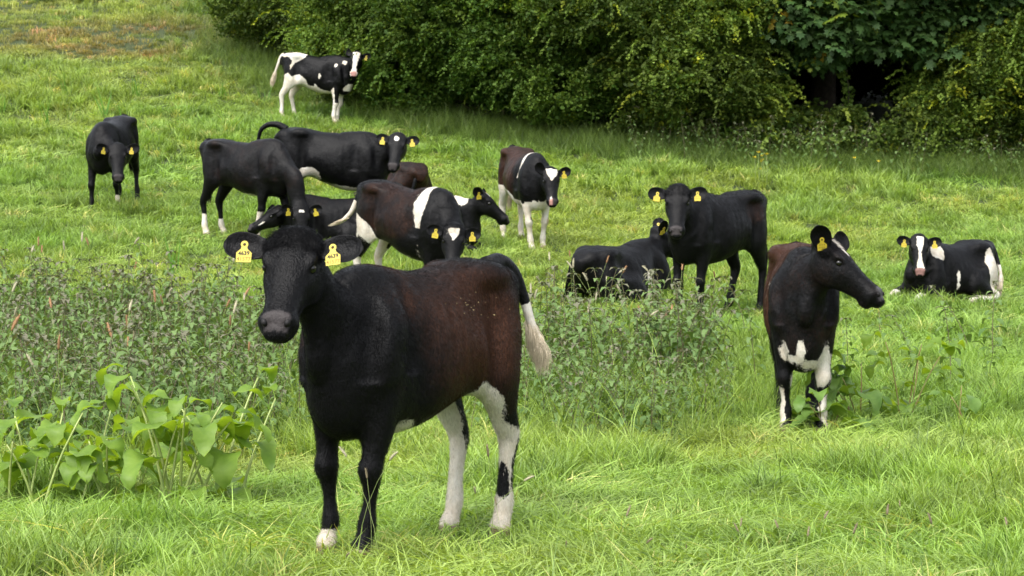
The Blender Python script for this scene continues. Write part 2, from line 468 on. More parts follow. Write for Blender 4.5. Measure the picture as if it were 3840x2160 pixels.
def coat_mat():
    m, n, out = mat_new('coat')
    b = N(n, 'ShaderNodeBsdfPrincipled')
    wa = N(n, 'ShaderNodeAttribute', attribute_name='white'); ba = N(n, 'ShaderNodeAttribute', attribute_name='brown')
    pa = N(n, 'ShaderNodeAttribute', attribute_name='skin'); ha = N(n, 'ShaderNodeAttribute', attribute_name='horn'); da = N(n, 'ShaderNodeAttribute', attribute_name='dirt')
    ta = N(n, 'ShaderNodeAttribute', attribute_name='pink')
    tc = N(n, 'ShaderNodeTexCoord')
    mp = N(n, 'ShaderNodeMapping'); mp.inputs['Scale'].default_value = (1, 1, .28); L(n, tc.outputs['Object'], mp.inputs[0])
    n1 = N(n, 'ShaderNodeTexNoise', i_Scale=170.0, i_Detail=3.0); L(n, mp.outputs[0], n1.inputs['Vector'])
    n2 = N(n, 'ShaderNodeTexNoise', i_Scale=16.0, i_Detail=5.0, i_Roughness=.65); L(n, tc.outputs['Object'], n2.inputs['Vector'])
    n3 = N(n, 'ShaderNodeTexNoise', i_Scale=5.0, i_Detail=6.0, i_Roughness=.7); L(n, tc.outputs['Object'], n3.inputs['Vector'])
    # white mask = smoothstep(field + jagged noise)
    def math_(op, a, bb, c=None):
        q = N(n, 'ShaderNodeMath', operation=op)
        for i, v in enumerate((a, bb, c)):
            if v is None: continue
            if isinstance(v, (int, float)): q.inputs[i].default_value = v
            else: L(n, v, q.inputs[i])
        return q.outputs[0]
    j = math_('ADD', math_('MULTIPLY', math_('SUBTRACT', n1.outputs[0], .5), .016), math_('MULTIPLY', math_('SUBTRACT', n2.outputs[0], .5), .06))
    f = math_('ADD', wa.outputs['Fac'], j)
    mr = N(n, 'ShaderNodeMapRange', interpolation_type='SMOOTHSTEP'); mr.inputs['From Min'].default_value = -.0025; mr.inputs['From Max'].default_value = .0025; L(n, f, mr.inputs['Value'])
    # black and brown
    bn = math_('ADD', ba.outputs['Fac'], math_('MULTIPLY', math_('SUBTRACT', n3.outputs[0], .5), 1.1))
    bn = math_('ADD', bn, math_('MULTIPLY', math_('SUBTRACT', n1.outputs[0], .5), .5))
    bm = N(n, 'ShaderNodeMapRange', interpolation_type='SMOOTHSTEP'); bm.inputs['From Min'].default_value = .15; bm.inputs['From Max'].default_value = 1.05; L(n, bn, bm.inputs['Value'])
    gate = math_('MULTIPLY', bm.outputs[0], N_clamp(n, math_('MULTIPLY', ba.outputs['Fac'], 4.0)))
    mix1 = N(n, 'ShaderNodeMix', data_type='RGBA'); L(n, gate, mix1.inputs[0])
    bc = ramp(n, n1.outputs[0], [(.3, (.0016, .0016, .0019)), (.75, (.0048, .0047, .0052))]); L(n, bc.outputs[0], mix1.inputs[6])
    rc = ramp(n, n1.outputs[0], [(.3, (.018, .0070, .0040)), (.75, (.072, .0290, .0150))]); L(n, rc.outputs[0], mix1.inputs[7])
    # white with cream and dirt
    wc = ramp(n, n3.outputs[0], [(.35, (.50, .43, .33)), (.6, (.64, .61, .55))])
    dm = N(n, 'ShaderNodeMix', data_type='RGBA'); dm.inputs[7].default_value = (.36, .25, .12, 1); L(n, wc.outputs[0], dm.inputs[6])
    L(n, N_clamp(n, math_('ADD', da.outputs['Fac'], math_('MULTIPLY', math_('SUBTRACT', n2.outputs[0], .58), 1.0))), dm.inputs[0])
    mix2 = N(n, 'ShaderNodeMix', data_type='RGBA'); L(n, mr.outputs[0], mix2.inputs[0]); L(n, mix1.outputs[2], mix2.inputs[6]); L(n, dm.outputs[2], mix2.inputs[7])
    # bare muzzle skin
    sk = N(n, 'ShaderNodeMix', data_type='RGBA'); sk.inputs[6].default_value = (.036, .031, .031, 1); sk.inputs[7].default_value = (.42, .22, .19, 1); L(n, ta.outputs['Fac'], sk.inputs[0])
    mix3 = N(n, 'ShaderNodeMix', data_type='RGBA'); L(n, pa.outputs['Fac'], mix3.inputs[0]); L(n, mix2.outputs[2], mix3.inputs[6]); L(n, sk.outputs[2], mix3.inputs[7])
    mix4 = N(n, 'ShaderNodeMix', data_type='RGBA'); mix4.inputs[7].default_value = (.16, .12, .07, 1); L(n, ha.outputs['Fac'], mix4.inputs[0]); L(n, mix3.outputs[2], mix4.inputs[6])
    L(n, mix4.outputs[2], b.inputs['Base Color'])
    rr = N(n, 'ShaderNodeMix', data_type='FLOAT'); rr.inputs[2].default_value = .40; rr.inputs[3].default_value = .38; L(n, pa.outputs['Fac'], rr.inputs[0]); L(n, rr.outputs[0], b.inputs['Roughness'])
    b.inputs['Specular IOR Level'].default_value = .13
    b.inputs['Sheen Weight'].default_value = .0; b.inputs['Sheen Roughness'].default_value = .4; b.inputs['Sheen Tint'].default_value = (.8, .85, .95, 1)
    bp = N(n, 'ShaderNodeBump', i_Strength=.55, i_Distance=.006); L(n, n1.outputs[0], bp.inputs['Height'])
    bp2 = N(n, 'ShaderNodeBump', i_Strength=.35, i_Distance=.03); L(n, n2.outputs[0], bp2.inputs['Height']); L(n, bp2.outputs[0], bp.inputs['Normal'])
    L(n, bp.outputs[0], b.inputs['Normal'])
    L(n, b.outputs[0], out.inputs[0])
    return m
def N_clamp(n, s):
    q = N(n, 'ShaderNodeClamp'); L(n, s, q.inputs[0]); return q.outputs[0]

MAT_COAT = coat_mat()
def hair_mat():
    m, n, out = mat_new('hair')
    a = N(n, 'ShaderNodeAttribute', attribute_name='hcol')
    b = N(n, 'ShaderNodeBsdfPrincipled'); b.inputs['Roughness'].default_value = .38; b.inputs['Specular IOR Level'].default_value = .14
    L(n, a.outputs['Color'], b.inputs['Base Color']); L(n, b.outputs[0], out.inputs[0]); return m
MAT_HAIR = hair_mat()
MAT_EYE = simple_mat('eye', (.004, .003, .002), rough=.06, spec=.6)
MAT_NOSTRIL = simple_mat('nostril', (.004, .003, .003), rough=.6)
MAT_TAG = simple_mat('tag_yellow', (.50, .39, .035), rough=.42, spec=.4, var=.10, scale=60)
MAT_INK = simple_mat('tag_ink', (.03, .025, .02), rough=.7)
MAT_PRINT = simple_mat('tag_print', (.22, .15, .03), rough=.7)
MAT_HOLE = simple_mat('tag_stud', (.05, .03, .01), rough=.5)

def ell(P, c, r):
    """signed field, >0 inside an ellipsoid"""
    q = (P-np.array(c))/np.array(r); d = np.sqrt((q*q).sum(1)); return (1-d)*min(r)
def poly2(P2, poly):
    """signed distance (positive inside) of 2D points to a polygon"""
    poly = np.array(poly, float); x = P2[:, 0]; y = P2[:, 1]
    d = np.full(len(P2), 1e9); ins = np.zeros(len(P2), bool); n = len(poly)
    for i in range(n):
        a = poly[i]; b = poly[(i+1) % n]; ab = b-a
        t = np.clip(((x-a[0])*ab[0]+(y-a[1])*ab[1])/(ab@ab+1e-12), 0, 1)
        d = np.minimum(d, np.hypot(x-a[0]-t*ab[0], y-a[1]-t*ab[1]))
        c = ((a[1] > y) != (b[1] > y)) & (x < (b[0]-a[0])*(y-a[1])/((b[1]-a[1])+1e-12)+a[0])
        ins ^= c
    return np.where(ins, d, -d)

def hair_curves(name, root, tip, mid, r0, col, parent):
    """root, mid, tip (n,3) in parent space"""
    n = len(root)
    hc = bpy.data.hair_curves.new(name)
    hc.add_curves([3]*n)
    P = np.stack([root, mid, tip], 1).reshape(-1, 3).astype(np.float32)
    hc.attributes['position'].data.foreach_set('vector', P.ravel())
    ra = hc.attributes.get('radius') or hc.attributes.new('radius', 'FLOAT', 'POINT')
    R_ = np.stack([r0, r0*.8, r0*.12], 1).ravel().astype(np.float32); ra.data.foreach_set('value', R_)
    ca = hc.attributes.new('hcol', 'FLOAT_COLOR', 'CURVE')
    ca.data.foreach_set('color', np.concatenate([col, np.ones((n, 1))], 1).astype(np.float32).ravel())
    hc.materials.append(MAT_HAIR)
    o = bpy.data.objects.new(name, hc); link(o, parent); o['kind'] = 'stuff'
    return o

def uv_sphere(c, r, n=12, m=8, sc_=(1, 1, 1)):
    V = [[0, 0, 1]]; F = []
    for i in range(1, m):
        for j in range(n):
            a = math.pi*i/m; b = 2*math.pi*j/n; V.append([math.sin(a)*math.cos(b), math.sin(a)*math.sin(b), math.cos(a)])
    V.append([0, 0, -1]); L_ = len(V)-1
    for j in range(n): F.append((0, 1+j, 1+(j+1) % n)); F.append((L_, L_-n+(j+1) % n, L_-n+j))
    for i in range(m-2):
        for j in range(n):
            a = 1+i*n+j; b = 1+i*n+(j+1) % n; F.append((a, a+n, b+n, b))
    return np.array(V)*r*np.array(sc_)+np.array(c), F

def tube_geo(pts, radii, n=8, flat=None):
    pts = np.array(pts, float); T = np.gradient(pts, axis=0); T /= np.linalg.norm(T, axis=1)[:, None]+1e-9
    ref = np.array([0.03, 1., 0.02]) if abs(T[0] @ np.array([0, 1., 0])) < .9 else np.array([1., 0, 0])
    V = []; F = []
    for p, t, r in zip(pts, T, radii):
        s = np.cross(ref, t); s /= np.linalg.norm(s)+1e-9; v = np.cross(t, s)
        for a in range(n):
            an = 2*math.pi*a/n; V.append(p+r*(math.cos(an)*s+math.sin(an)*v*(flat or 1)))
    for i in range(len(pts)-1):
        for a in range(n):
            b = (a+1) % n; F.append((i*n+a, i*n+b, (i+1)*n+b, (i+1)*n+a))
    F.append(tuple(range(n))[::-1]); F.append(tuple((len(pts)-1)*n+a for a in range(n)))
    return np.array(V), F

def text_mesh(txt, size, mat, name, parent, M, thick=.0):
    cu = bpy.data.curves.new(name, 'FONT'); cu.body = txt; cu.size = size; cu.align_x = 'CENTER'; cu.align_y = 'CENTER'; cu.resolution_u = 2
    cu.offset = thick
    o = bpy.data.objects.new(name, cu); COL.objects.link(o)
    bpy.context.view_layer.update()
    dg = bpy.context.evaluated_depsgraph_get()
    me = bpy.data.meshes.new_from_object(o.evaluated_get(dg)); bpy.data.objects.remove(o)
    me.name = name; me.materials.clear(); me.materials.append(mat)
    o = bpy.data.objects.new(name, me); link(o, parent); o.matrix_local = M
    return o

def tag_geo():
    # plate outline in x (width), y (height), hung from a round stud at the origin
    pl = [(-.0285, -.072), (.0285, -.072), (.0295, -.034), (.013, -.019), (.011, -.010)]
    st = [(.0145*math.cos(a), .0145*math.sin(a)) for a in np.linspace(-.9, math.pi+.9, 12)]
    out = pl+st+[(-.011, -.010), (-.013, -.019), (-.0295, -.034)]
    n = len(out); V = [(x, y, .0012) for x, y in out]+[(x, y, -.0012) for x, y in out]
    F = [tuple(range(n)), tuple(range(2*n-1, n-1, -1))]+[(i, i+n, (i+1) % n+n, (i+1) % n) for i in range(n)]
    return np.array(V), F

def cow(c):
    rs = np.random.RandomState(c.get('seed', 1)); S = c.get('scale', 1.0)
    yaw = rad(c['yaw']); 
    # foothold
    if 'pos' in c: p = np.array([c['pos'][0], c['pos'][1], 0.])
    else: p = np.array(hit(*c['px']))
    p = p + np.array([*c.get('nudge', (0, 0)), 0])
    ca, sa = math.cos(yaw), math.sin(yaw)
    def gat(x, y):
        X = p[0]+S*(ca*x-sa*y); Y = p[1]+S*(sa*x+ca*y); return float(ground(X, Y))
    zf = (gat(.42, .12)+gat(.42, -.12))/2; zr = (gat(-.5, .12)+gat(-.5, -.12))/2
    pit = math.atan2(zf-zr, .92*S); z0 = zr+(zf-zr)*(.5/.92)
    zl = (gat(0, .25)+gat(-.3, .25))/2; zrr = (gat(0, -.25)+gat(-.3, -.25))/2
    roll = math.atan2(zl-zrr, .5*S) if c.get('lying') else 0
    root = empty('cow', (p[0], p[1], z0+c.get('dz', 0))); root.rotation_mode = 'XYZ'
    root.rotation_euler = Euler((roll, -pit, yaw), 'XYZ'); root.scale = (S, S, S)
    tag(root, c['label'], 'cow', c.get('group'))
    # head yaw is given in world terms -> cow frame
    h = c['head']; c['head'] = (h[0], rad(h[1])-yaw, rad(h[2])+0, rad(h[3]))
    V, Q, R, pp, legs = build_skin(c)
    # breathe in small muscle relief
    NN = vnormals(V, Q)
    Rf = c['_Rf']; Ri = c['_Ri']; HL = (V-pp) @ Ri
    ishead = (HL[:, 0] > -.02) & (HL[:, 0] < .5) & (np.abs(HL[:, 1]) < .16) & (np.abs(HL[:, 2]+.03) < .17)
    nz = fbm(V[:, 0]*5.5+c.get('seed', 1), V[:, 1]*5.5, V[:, 2]*4.5, o=3)-.5
    V = V+NN*(nz*.022*np.where(ishead, .2, 1.0))[:, None]
    rib = np.sin(V[:, 0]*2*math.pi/.075+ (V[:, 2])*4)*np.exp(-((V[:, 0]-.02)/.2)**2)*np.exp(-((V[:, 2]-(.85+c.get('trunk_dz', -.5 if c.get('lying') else 0)))/.17)**2)
    V = V+NN*(rib*.0022)[:, None]
    # which leg
    dl = np.stack([np.hypot(V[:, 0]-(.40 if i < 2 else -.50)-c.get('feet', [(0, 0)]*4)[i][0]*np.clip(1-V[:, 2]/.8, 0, 1), V[:, 1]-(.12 if i % 2 == 0 else -.12)) for i in range(4)], 1)
    leg = dl.argmin(1)
    lowz = V[:, 2]
    c['rs'] = rs
    white = c['white'](V, HL, leg, ishead) if c.get('white') else np.full(len(V), -1.0)
    brown = c['brown'](V, HL) if c.get('brown') else np.zeros(len(V))
    dirt = np.clip(.45-lowz*1.6, 0, .5) if not c.get('lying') else np.full(len(V), .12)
    for kd in c.get('dirtspots', []): dirt = np.maximum(dirt, np.clip(ell(V, kd[0], kd[1])/min(kd[1])*3, 0, .8))
    skin = np.clip((HL[:, 0]+.55*HL[:, 2]-.438-.010*np.abs(HL[:, 1]/.06)**2)/.006, 0, 1)*np.clip((HL[:, 2]+.055)/.01, 0, 1)*np.clip((.058+.3*HL[:, 2]-np.abs(HL[:, 1]))/.01, 0, 1)
    skin = skin*(HL[:, 0] < .52)*ishead
    pink = np.full(len(V), float(c.get('pink', 0)))
    if callable(c.get('pinkf')): pink = c['pinkf'](HL)
    horn = np.clip((.055-V[:, 2])/.006, 0, 1) if not c.get('lying') else np.zeros(len(V))
    me = mesh_np('body', V, Q); me.materials.append(MAT_COAT)
    for nm, a in (('white', white), ('brown', brown), ('dirt', dirt), ('skin', skin), ('pink', pink), ('horn', horn)): attr_f(me, nm, a)
    body = bpy.data.objects.new('body', me); link(body, root)
    # ears
    tagpts = []
    for s in (1, -1):
        W, F, tp, eax, ef, ew = ear_geo(R, pp, s, c)
        em = mesh_np('ear', W, F); em.materials.append(MAT_COAT)
        attr_f(em, 'white', np.full(len(W), c.get('ear_white', -1.0)))
        attr_f(em, 'brown', np.full(len(W), c.get('ear_brown', .1)))
        eo = bpy.data.objects.new('ear', em); link(eo, root)
        tagpts.append((s, tp, eax, ef, ew))
        if s in c.get('tags', (1, -1)):
            tg = c.get('tag_cfg', {}).get(s, {})
            # hang the tag in the ear, plate facing along ef (blend toward world up)
            Rw = Matrix.Rotation(yaw, 3, 'Z') @ Matrix.Rotation(-pit, 3, 'Y')
            upc = np.array(Rw.transposed() @ Vector((0, 0, 1)))
            z = ef+R[:, 0]*tg.get('lean', .15); z = z/np.linalg.norm(z)
            y = upc-z*(upc @ z)*1.0; y /= np.linalg.norm(y); x = np.cross(y, z)
            ro = tg.get('roll', (c['seed']*37 % 23)-11+s*5); x, y = x*math.cos(rad(ro))+y*math.sin(rad(ro)), y*math.cos(rad(ro))-x*math.sin(rad(ro))
            pos = tp+z*.010+eax*tg.get('out', 0.)
            M = Matrix(((x[0], y[0], z[0], pos[0]), (x[1], y[1], z[1], pos[1]), (x[2], y[2], z[2], pos[2]), (0, 0, 0, 1)))
            TV, TF = tag_geo(); k = c.get('tag_size', 1.)
            to = mobj('ear_tag', TV*k, TF, MAT_TAG, root, smooth=False); to.matrix_local = M
            sv, sf = tube_geo([(0, 0, .0012), (0, 0, .0035)], [.006, .005], 10); mobj('stud', sv*k, sf, MAT_HOLE, to)
            if c.get('tag_text'):
                a_, b_ = c['tag_text']
                text_mesh(a_, .0215, MAT_INK, 'handwritten_number', to, Matrix.Translation((.0, -.036, .0016)) @ Matrix.Rotation(rad(4), 4, 'Z'), .0007)
                text_mesh('UK 7216', .0095, MAT_PRINT, 'small_print', to, Matrix.Translation((0, -.048, .0016))) if False else None
                text_mesh(b_, .021, MAT_PRINT, 'printed_number', to, Matrix.Translation((0, -.0585, .0016)), .0002)
            else:
                # faint rows of print, as flat strokes
                vv = []; ff = []
                for row in range(2):
                    for j in range(4):
                        x0 = -.021+j*.011; y0 = -.038-row*.018; i0 = len(vv)
                        vv += [(x0, y0, .0016), (x0+.004, y0, .0016), (x0+.006, y0+.010, .0016), (x0+.002, y0+.010, .0016)]; ff.append((i0, i0+1, i0+2, i0+3))
                mobj('printed_number', np.array(vv)*k, ff, MAT_PRINT, to, smooth=False)
    # eyes
    for s in (1, -1):
        ev, ef_ = uv_sphere((0, 0, 0), .0205, 14, 10)
        eo = mobj('eye', ev, ef_, MAT_EYE, root); eo.location = Rf @ np.array([.146, .094*s, .020])+pp
        if c.get('fur', 0) or c.get('mouth_open'):
            nv, nf_ = uv_sphere((0, 0, 0), 1, 10, 6, (.018, .013, .015)); nv = nv @ Matrix.Rotation(.5*s, 3, 'X')
            no_ = mobj('nostril', np.array(nv) @ R.T, nf_, MAT_NOSTRIL, root); no_.location = Rf @ np.array([.462, .048*s, .014])+pp
    # tail
    tz = c.get('trunk_dz', -.50 if c.get('lying') else 0)
    tp = c.get('tail') or [(-.60, 0, 1.13), (-.68, 0, 1.11), (-.735, 0, 1.0), (-.75, .01, .85), (-.745, .02, .68), (-.735, .02, .55)]
    tp = [(a, b, d+(tz if 'tail' not in c else 0)) for a, b, d in tp]
    tt = dense(tp, 5); u = np.linspace(0, 1, len(tt)); r = .036*(1-u)**1.8+.0145+.004*u
    tv, tf = tube_geo(tt, r, 10)
    tm = mesh_np('tail', tv, tf); tm.materials.append(MAT_COAT)
    wf = c.get('tail_white', .6); uu = np.repeat(u, 10); attr_f(tm, 'white', (uu-wf)*.8); attr_f(tm, 'brown', np.zeros(len(tv)))
    attr_f(tm, 'dirt', uu*.35)
    link(bpy.data.objects.new('tail', tm), root)
    e = tt[-1]; dr = tt[-1]-tt[-3]; dr /= np.linalg.norm(dr); dn = np.array(c.get('switch_dir', (0, 0, -1)), float)
    # tail switch: long hairs
    nh = c.get('switch_n', 350); ln = c.get('switch_len', .20)
    t0 = rs.rand(nh)*.12; a = rs.rand(nh)*6.283; rr = .018*np.sqrt(rs.rand(nh))
    base = e-dr*t0[:, None]+np.stack([np.cos(a)*rr, np.sin(a)*rr, 0*a], 1)
    spread = np.stack([np.cos(a), np.sin(a), 0*a], 1)
    ll = ln*(.7+.5*rs.rand(nh))
    midp = base+(dr*.55+dn*.45)*(ll*.45)[:, None]+spread*(.022*rs.rand(nh))[:, None]
    tip = base+(dr*.15+dn*.85)*ll[:, None]+spread*(.010*rs.rand(nh))[:, None]
    wcol = np.array([.56, .48, .35]) if wf < 1.2 else np.array([.012, .01, .009])
    col = wcol*(.75+.45*rs.rand(nh))[:, None]
    hair_curves('tail_tuft', base, tip, midp, np.full(nh, .0012*c.get('hair_r', 1.0)), col, root)
    # short coat
    nf = c.get('fur', 0)
    if nf:
        A = V[Q]; area = np.linalg.norm(np.cross(A[:, 1]-A[:, 0], A[:, 2]-A[:, 0]), axis=1)+np.linalg.norm(np.cross(A[:, 2]-A[:, 0], A[:, 3]-A[:, 0]), axis=1)
        fc = V[Q].mean(1)
        hl = (fc-pp) @ Ri; hd = (hl[:, 0] > -.06) & (np.abs(hl[:, 1]) < .14) & (np.abs(hl[:, 2]+.03) < .18)
        wgt = area*np.where(hd, 2.2, 1.0)*(fc[:, 2] > .06)
        wgt = wgt*(skin[Q].mean(1) < .1)
        fi = rs.choice(len(Q), nf, p=wgt/wgt.sum()); b1 = rs.rand(nf, 1); b2 = rs.rand(nf, 1)
        q = Q[fi]; P = (V[q[:, 0]]*(1-b1)+V[q[:, 1]]*b1)*(1-b2)+(V[q[:, 3]]*(1-b1)+V[q[:, 2]]*b1)*b2
        NN2 = vnormals(V, Q); nn = NN2[q].mean(1); nn /= np.linalg.norm(nn, axis=1)[:, None]
        hl = (P-pp) @ Ri; hdm = (hl[:, 0] > -.06) & (hl[:, 0] < .5) & (np.abs(hl[:, 1]) < .14) & (np.abs(hl[:, 2]+.03) < .18)
        d = np.tile(np.array([-.45, 0, -1.]), (nf, 1)); d[hdm] = R[:, 0]
        poll = hdm & (hl[:, 0] < .075) & (hl[:, 2] > -.02)
        # the crown of hair on the poll grows forward, outward
        d[poll] = (R[:, 0]*.8+R[:, 2]*.35)+R[:, 1]*np.clip(hl[poll][:, 1:2]/.05, -1, 1)*.35
        wn = fbm(P[:, 0]*9, P[:, 1]*9, P[:, 2]*9, o=2)-.5; wn2 = fbm(P[:, 0]*9+40, P[:, 1]*9, P[:, 2]*9, o=2)-.5
        d = d+np.stack([wn*1.2, wn2*1.6, 0*wn], 1)
        d = d-nn*(d*nn).sum(1)[:, None]; d /= np.linalg.norm(d, axis=1)[:, None]+1e-9
        d = d*.95+nn*(.22+.22*rs.rand(nf, 1))+rs.randn(nf, 3)*.10
        ln = np.where(poll, .021, np.where(hdm, .0050, .0125))*(.6+.8*rs.rand(nf))*c.get('fur_len', 1)
        tip = P+d*ln[:, None]+np.where(poll[:, None], rs.randn(nf, 3)*.006, 0); mid = P+(d*.5+nn*.10)*ln[:, None]
        wv = white[q].mean(1)+(fbm(P[:, 0]*16, P[:, 1]*16, P[:, 2]*16, o=3)-.5)*.05+rs.randn(nf)*.003
        bv = np.clip(brown[q].mean(1)*1.0+(fbm(P[:, 0]*4, P[:, 1]*4, P[:, 2]*6, o=5)-.5)*1.9*(brown[q].mean(1) > .05), 0, 1)
        bv = np.clip((bv-.15)/.85, 0, 1)
        cb = np.array([.0028, .0028, .0033]); cr = np.array([.040, .0160, .0084]); cw = np.array([.58, .54, .47])
        col = cb*(1-bv)[:, None]+cr*bv[:, None]
        dd_ = dirt[q].mean(1); cw2 = cw*(1-dd_*.5)[:, None]+np.array([.36, .25, .12])*(dd_*.5)[:, None]
        col = np.where((wv > 0)[:, None], cw2, col)*(.5+1.0*rs.rand(nf, 1)); col[hdm] *= .8
        hair_curves('fur', P-nn*.001, tip, mid, np.full(nf, .00042*c.get('hair_r', 1.)), col, root)
    if c.get('dung'):
        # flecks of dry mud stuck on the flank
        vv = []; ff = []
        for _ in range(c['dung'][0]):
            k = c['dung'][1]; tgt = np.array(k)+rs.randn(3)*np.array(c['dung'][2]); 
            side = V[:, 1]*np.sign(k[1]) > .05
            i = np.where(side)[0][np.argmin(((V[side]-tgt)[:, [0, 2]]**2).sum(1))]
            nn = NN[i]; t1 = np.cross(nn, [0, 0, 1.]); t1 /= np.linalg.norm(t1)+1e-9; t2 = np.cross(nn, t1); i0 = len(vv); s_ = .002+.006*rs.rand()**3
            for q_ in range(5):
                a = q_*1.2566; vv.append(V[i]+nn*.010+(t1*math.cos(a)+t2*math.sin(a)*.6)*s_*(.6+.8*rs.rand()))
            vv.append(V[i]+nn*.014)
            for q_ in range(5): ff.append((i0+q_, i0+(q_+1) % 5, i0+5))
        o = mobj('mud_flecks', np.array(vv), ff, simple_mat('dry_mud', (.26, .20, .10), rough=.9), root); o['kind'] = 'stuff'
    return root
# ================================================================ THE HERD (14 animals)
def blaze(H, poly, zmin=-.03):
    f = poly2(H[:, :2], poly); return np.where(H[:, 2] > zmin, f, -1.)
def sidep(V, poly, side=0):
    f = poly2(V[:, [0, 2]], poly)
    if side: f = np.where(V[:, 1]*side > 0, f, -np.abs(V[:, 1])-.01) if side else f
    return f
def legw(V, leg, hs, hd):
    """white stocking up to height hs[leg] (0 = none)"""
    h = np.array(hs)[leg]; f = (h-V[:, 2])*.8
    return np.where((h > 0) & ~hd, f, -1.)
def mx(*a):
    r = a[0]
    for b in a[1:]: r = np.maximum(r, b)
    return r
def brown_all(v): return lambda V, H: np.full(len(V), v)*np.clip((V[:, 2]-.35)/.3, 0, 1)

def w_front(V, H, leg, hd):
    ll = (leg == 2); rl = (leg == 3)
    # belly patch just behind the elbow and under the belly
    f = ell(V, (.02, .02, .45), (.26, .17, .065)); f = mx(f, ell(V, (.22, .06, .50), (.09, .13, .06)))
    # near hind leg: white down the front edge and inside
    p = poly2(V[:, [0, 2]]+np.array([.012, 0]), [(-.25, .67), (-.33, .66), (-.385, .61), (-.43, .55), (-.465, .50), (-.53, .475), (-.64, .455), (-.572, .42), (-.553, .33), (-.548, .22), (-.62, .17), (-.9, .16), (-.9, -.1), (-.3, -.1), (-.3, .15), (-.50, .17), (-.535, .20), (-.533, .30), (-.50, .37), (-.30, .42), (-.2, .55)])
    f = mx(f, np.where(ll & (V[:, 2] < .78), p, -1.))
    p2 = poly2(V[:, [0, 2]], [(-.20, .66), (-.20, .0), (-.30, -.1), (-.8, -.1), (-.8, .22), (-.545, .36), (-.50, .50), (-.42, .62)])
    f = mx(f, np.where(rl & (V[:, 2] < .62), p2, -1.))
    f = mx(f, np.where(leg == 1, (.105-V[:, 2]), np.where(leg == 0, .05-V[:, 2], -1.)))
    return f
def b_front(V, H):
    a = .9*np.clip(ell(V, (-.22, .2, .90), (.56, .6, .44))/.30, 0, 1)
    b = ell(V, (-.5, .2, .92), (.14, .4, .20))/.12*.9
    c_ = ell(V, (.24, .2, 1.02), (.07, .3, .12))/.06*.7
    d = .22*np.clip(1-((V[:, 0]+.1)/.6)**2, 0, 1)*np.clip((V[:, 2]-.45)/.3, 0, 1)
    e = ell(V, (.42, -.2, .80), (.12, .2, .2))/.12*.6
    return np.clip(mx(a, b, c_, d, e), 0, 1)*np.clip((1.20-V[:, 2])/.08, 0.1, 1)

def w_far(V, H, leg, hd):     # white faced calf beside the hedge (right side seen)
    f = sidep(V, [(-.72, 1.3), (-.16, 1.3), (-.22, 1.10), (-.38, .98), (-.44, .87), (-.45, .93), (-.42, 1.02), (-.48, 1.09), (-.58, 1.08), (-.70, 1.12)])
    f = mx(f, sidep(V, [(-.66, .62), (-.60, .74), (-.47, .82), (-.40, .76), (-.27, .80), (-.15, .72), (-.12, .63), (.0, .62), (.02, .67), (.06, .62), (.14, .57), (.27, .55), (.36, .62), (.38, .50), (.40, .3), (.46, -.1), (-1, -.1)]))
    f = mx(f, ell(V, (.10, -.25, .80), (.022, .2, .045)))
    f = mx(f, ell(V, (.50, 0, 1.06), (.05, .2, .05)), ell(V, (.36, -.15, 1.0), (.03, .1, .03)))
    f = mx(f, ell(V, (.56, 0, .62), (.10, .13, .12)))
    fl = (leg < 2) & (V[:, 2] < .58)
    f = np.where(fl & (leg == 1) & (V[:, 2] > .36) & (V[:, 0] > .385), np.minimum(f, -.02), f)
    f = np.where(fl & ((leg == 0) | (V[:, 2] < .36)), .03, f)
    f = np.where(hd, -1, f)
    f = mx(f, np.where(hd, blaze(H, [(-.06, -.07), (-.06, .07), (.10, .068), (.22, .040), (.34, .038), (.40, .060), (.5, .08), (.5, -.08), (.40, -.06), (.34, -.038), (.22, -.040), (.10, -.068)]), -1))
    return f
def w_stripe(V, H, leg, hd):   # centre cow: band over the shoulder, white face patch
    y = V[:, 1]
    xc = .29+.06*np.clip((1.1-V[:, 2])/.4, -1, 1)
    band = .055+.02*np.sin(V[:, 2]*14)-np.abs(V[:, 0]-xc+.10*(1.13-V[:, 2]))
    band = np.where(V[:, 2] > .80, np.minimum(band, (V[:, 2]-.80)), -1)
    f = band
    f = mx(f, ell(V, (-.03, 0, .53), (.34, .16, .055)))
    hl = (leg >= 2)
    p = poly2(V[:, [0, 2]], [(-.58, .86), (-.40, .80), (-.26, .60), (-.40, .57), (-.46, .43), (-.42, -.1), (-.9, -.1), (-.72, .5), (-.62, .66)])
    f = mx(f, np.where(hl, p, -1))
    f = np.where(hl & (leg == 3), np.minimum(f, -ell(V, (-.47, -.13, .50), (.075, .2, .16))), f)
    f = mx(f, np.where(leg == 0, ell(V, (.44, .12, .55), (.05, .09, .07)), -1))
    f = mx(f, np.where(leg == 1, ell(V, (.31, -.12, .63), (.04, .07, .10)), -1))
    f = np.where(hd, -1, f)
    return mx(f, np.where(hd, blaze(H, [(.015, -.06), (.01, .055), (.07, .052), (.11, .035), (.155, .0), (.15, -.012), (.09, -.045)]), -1))
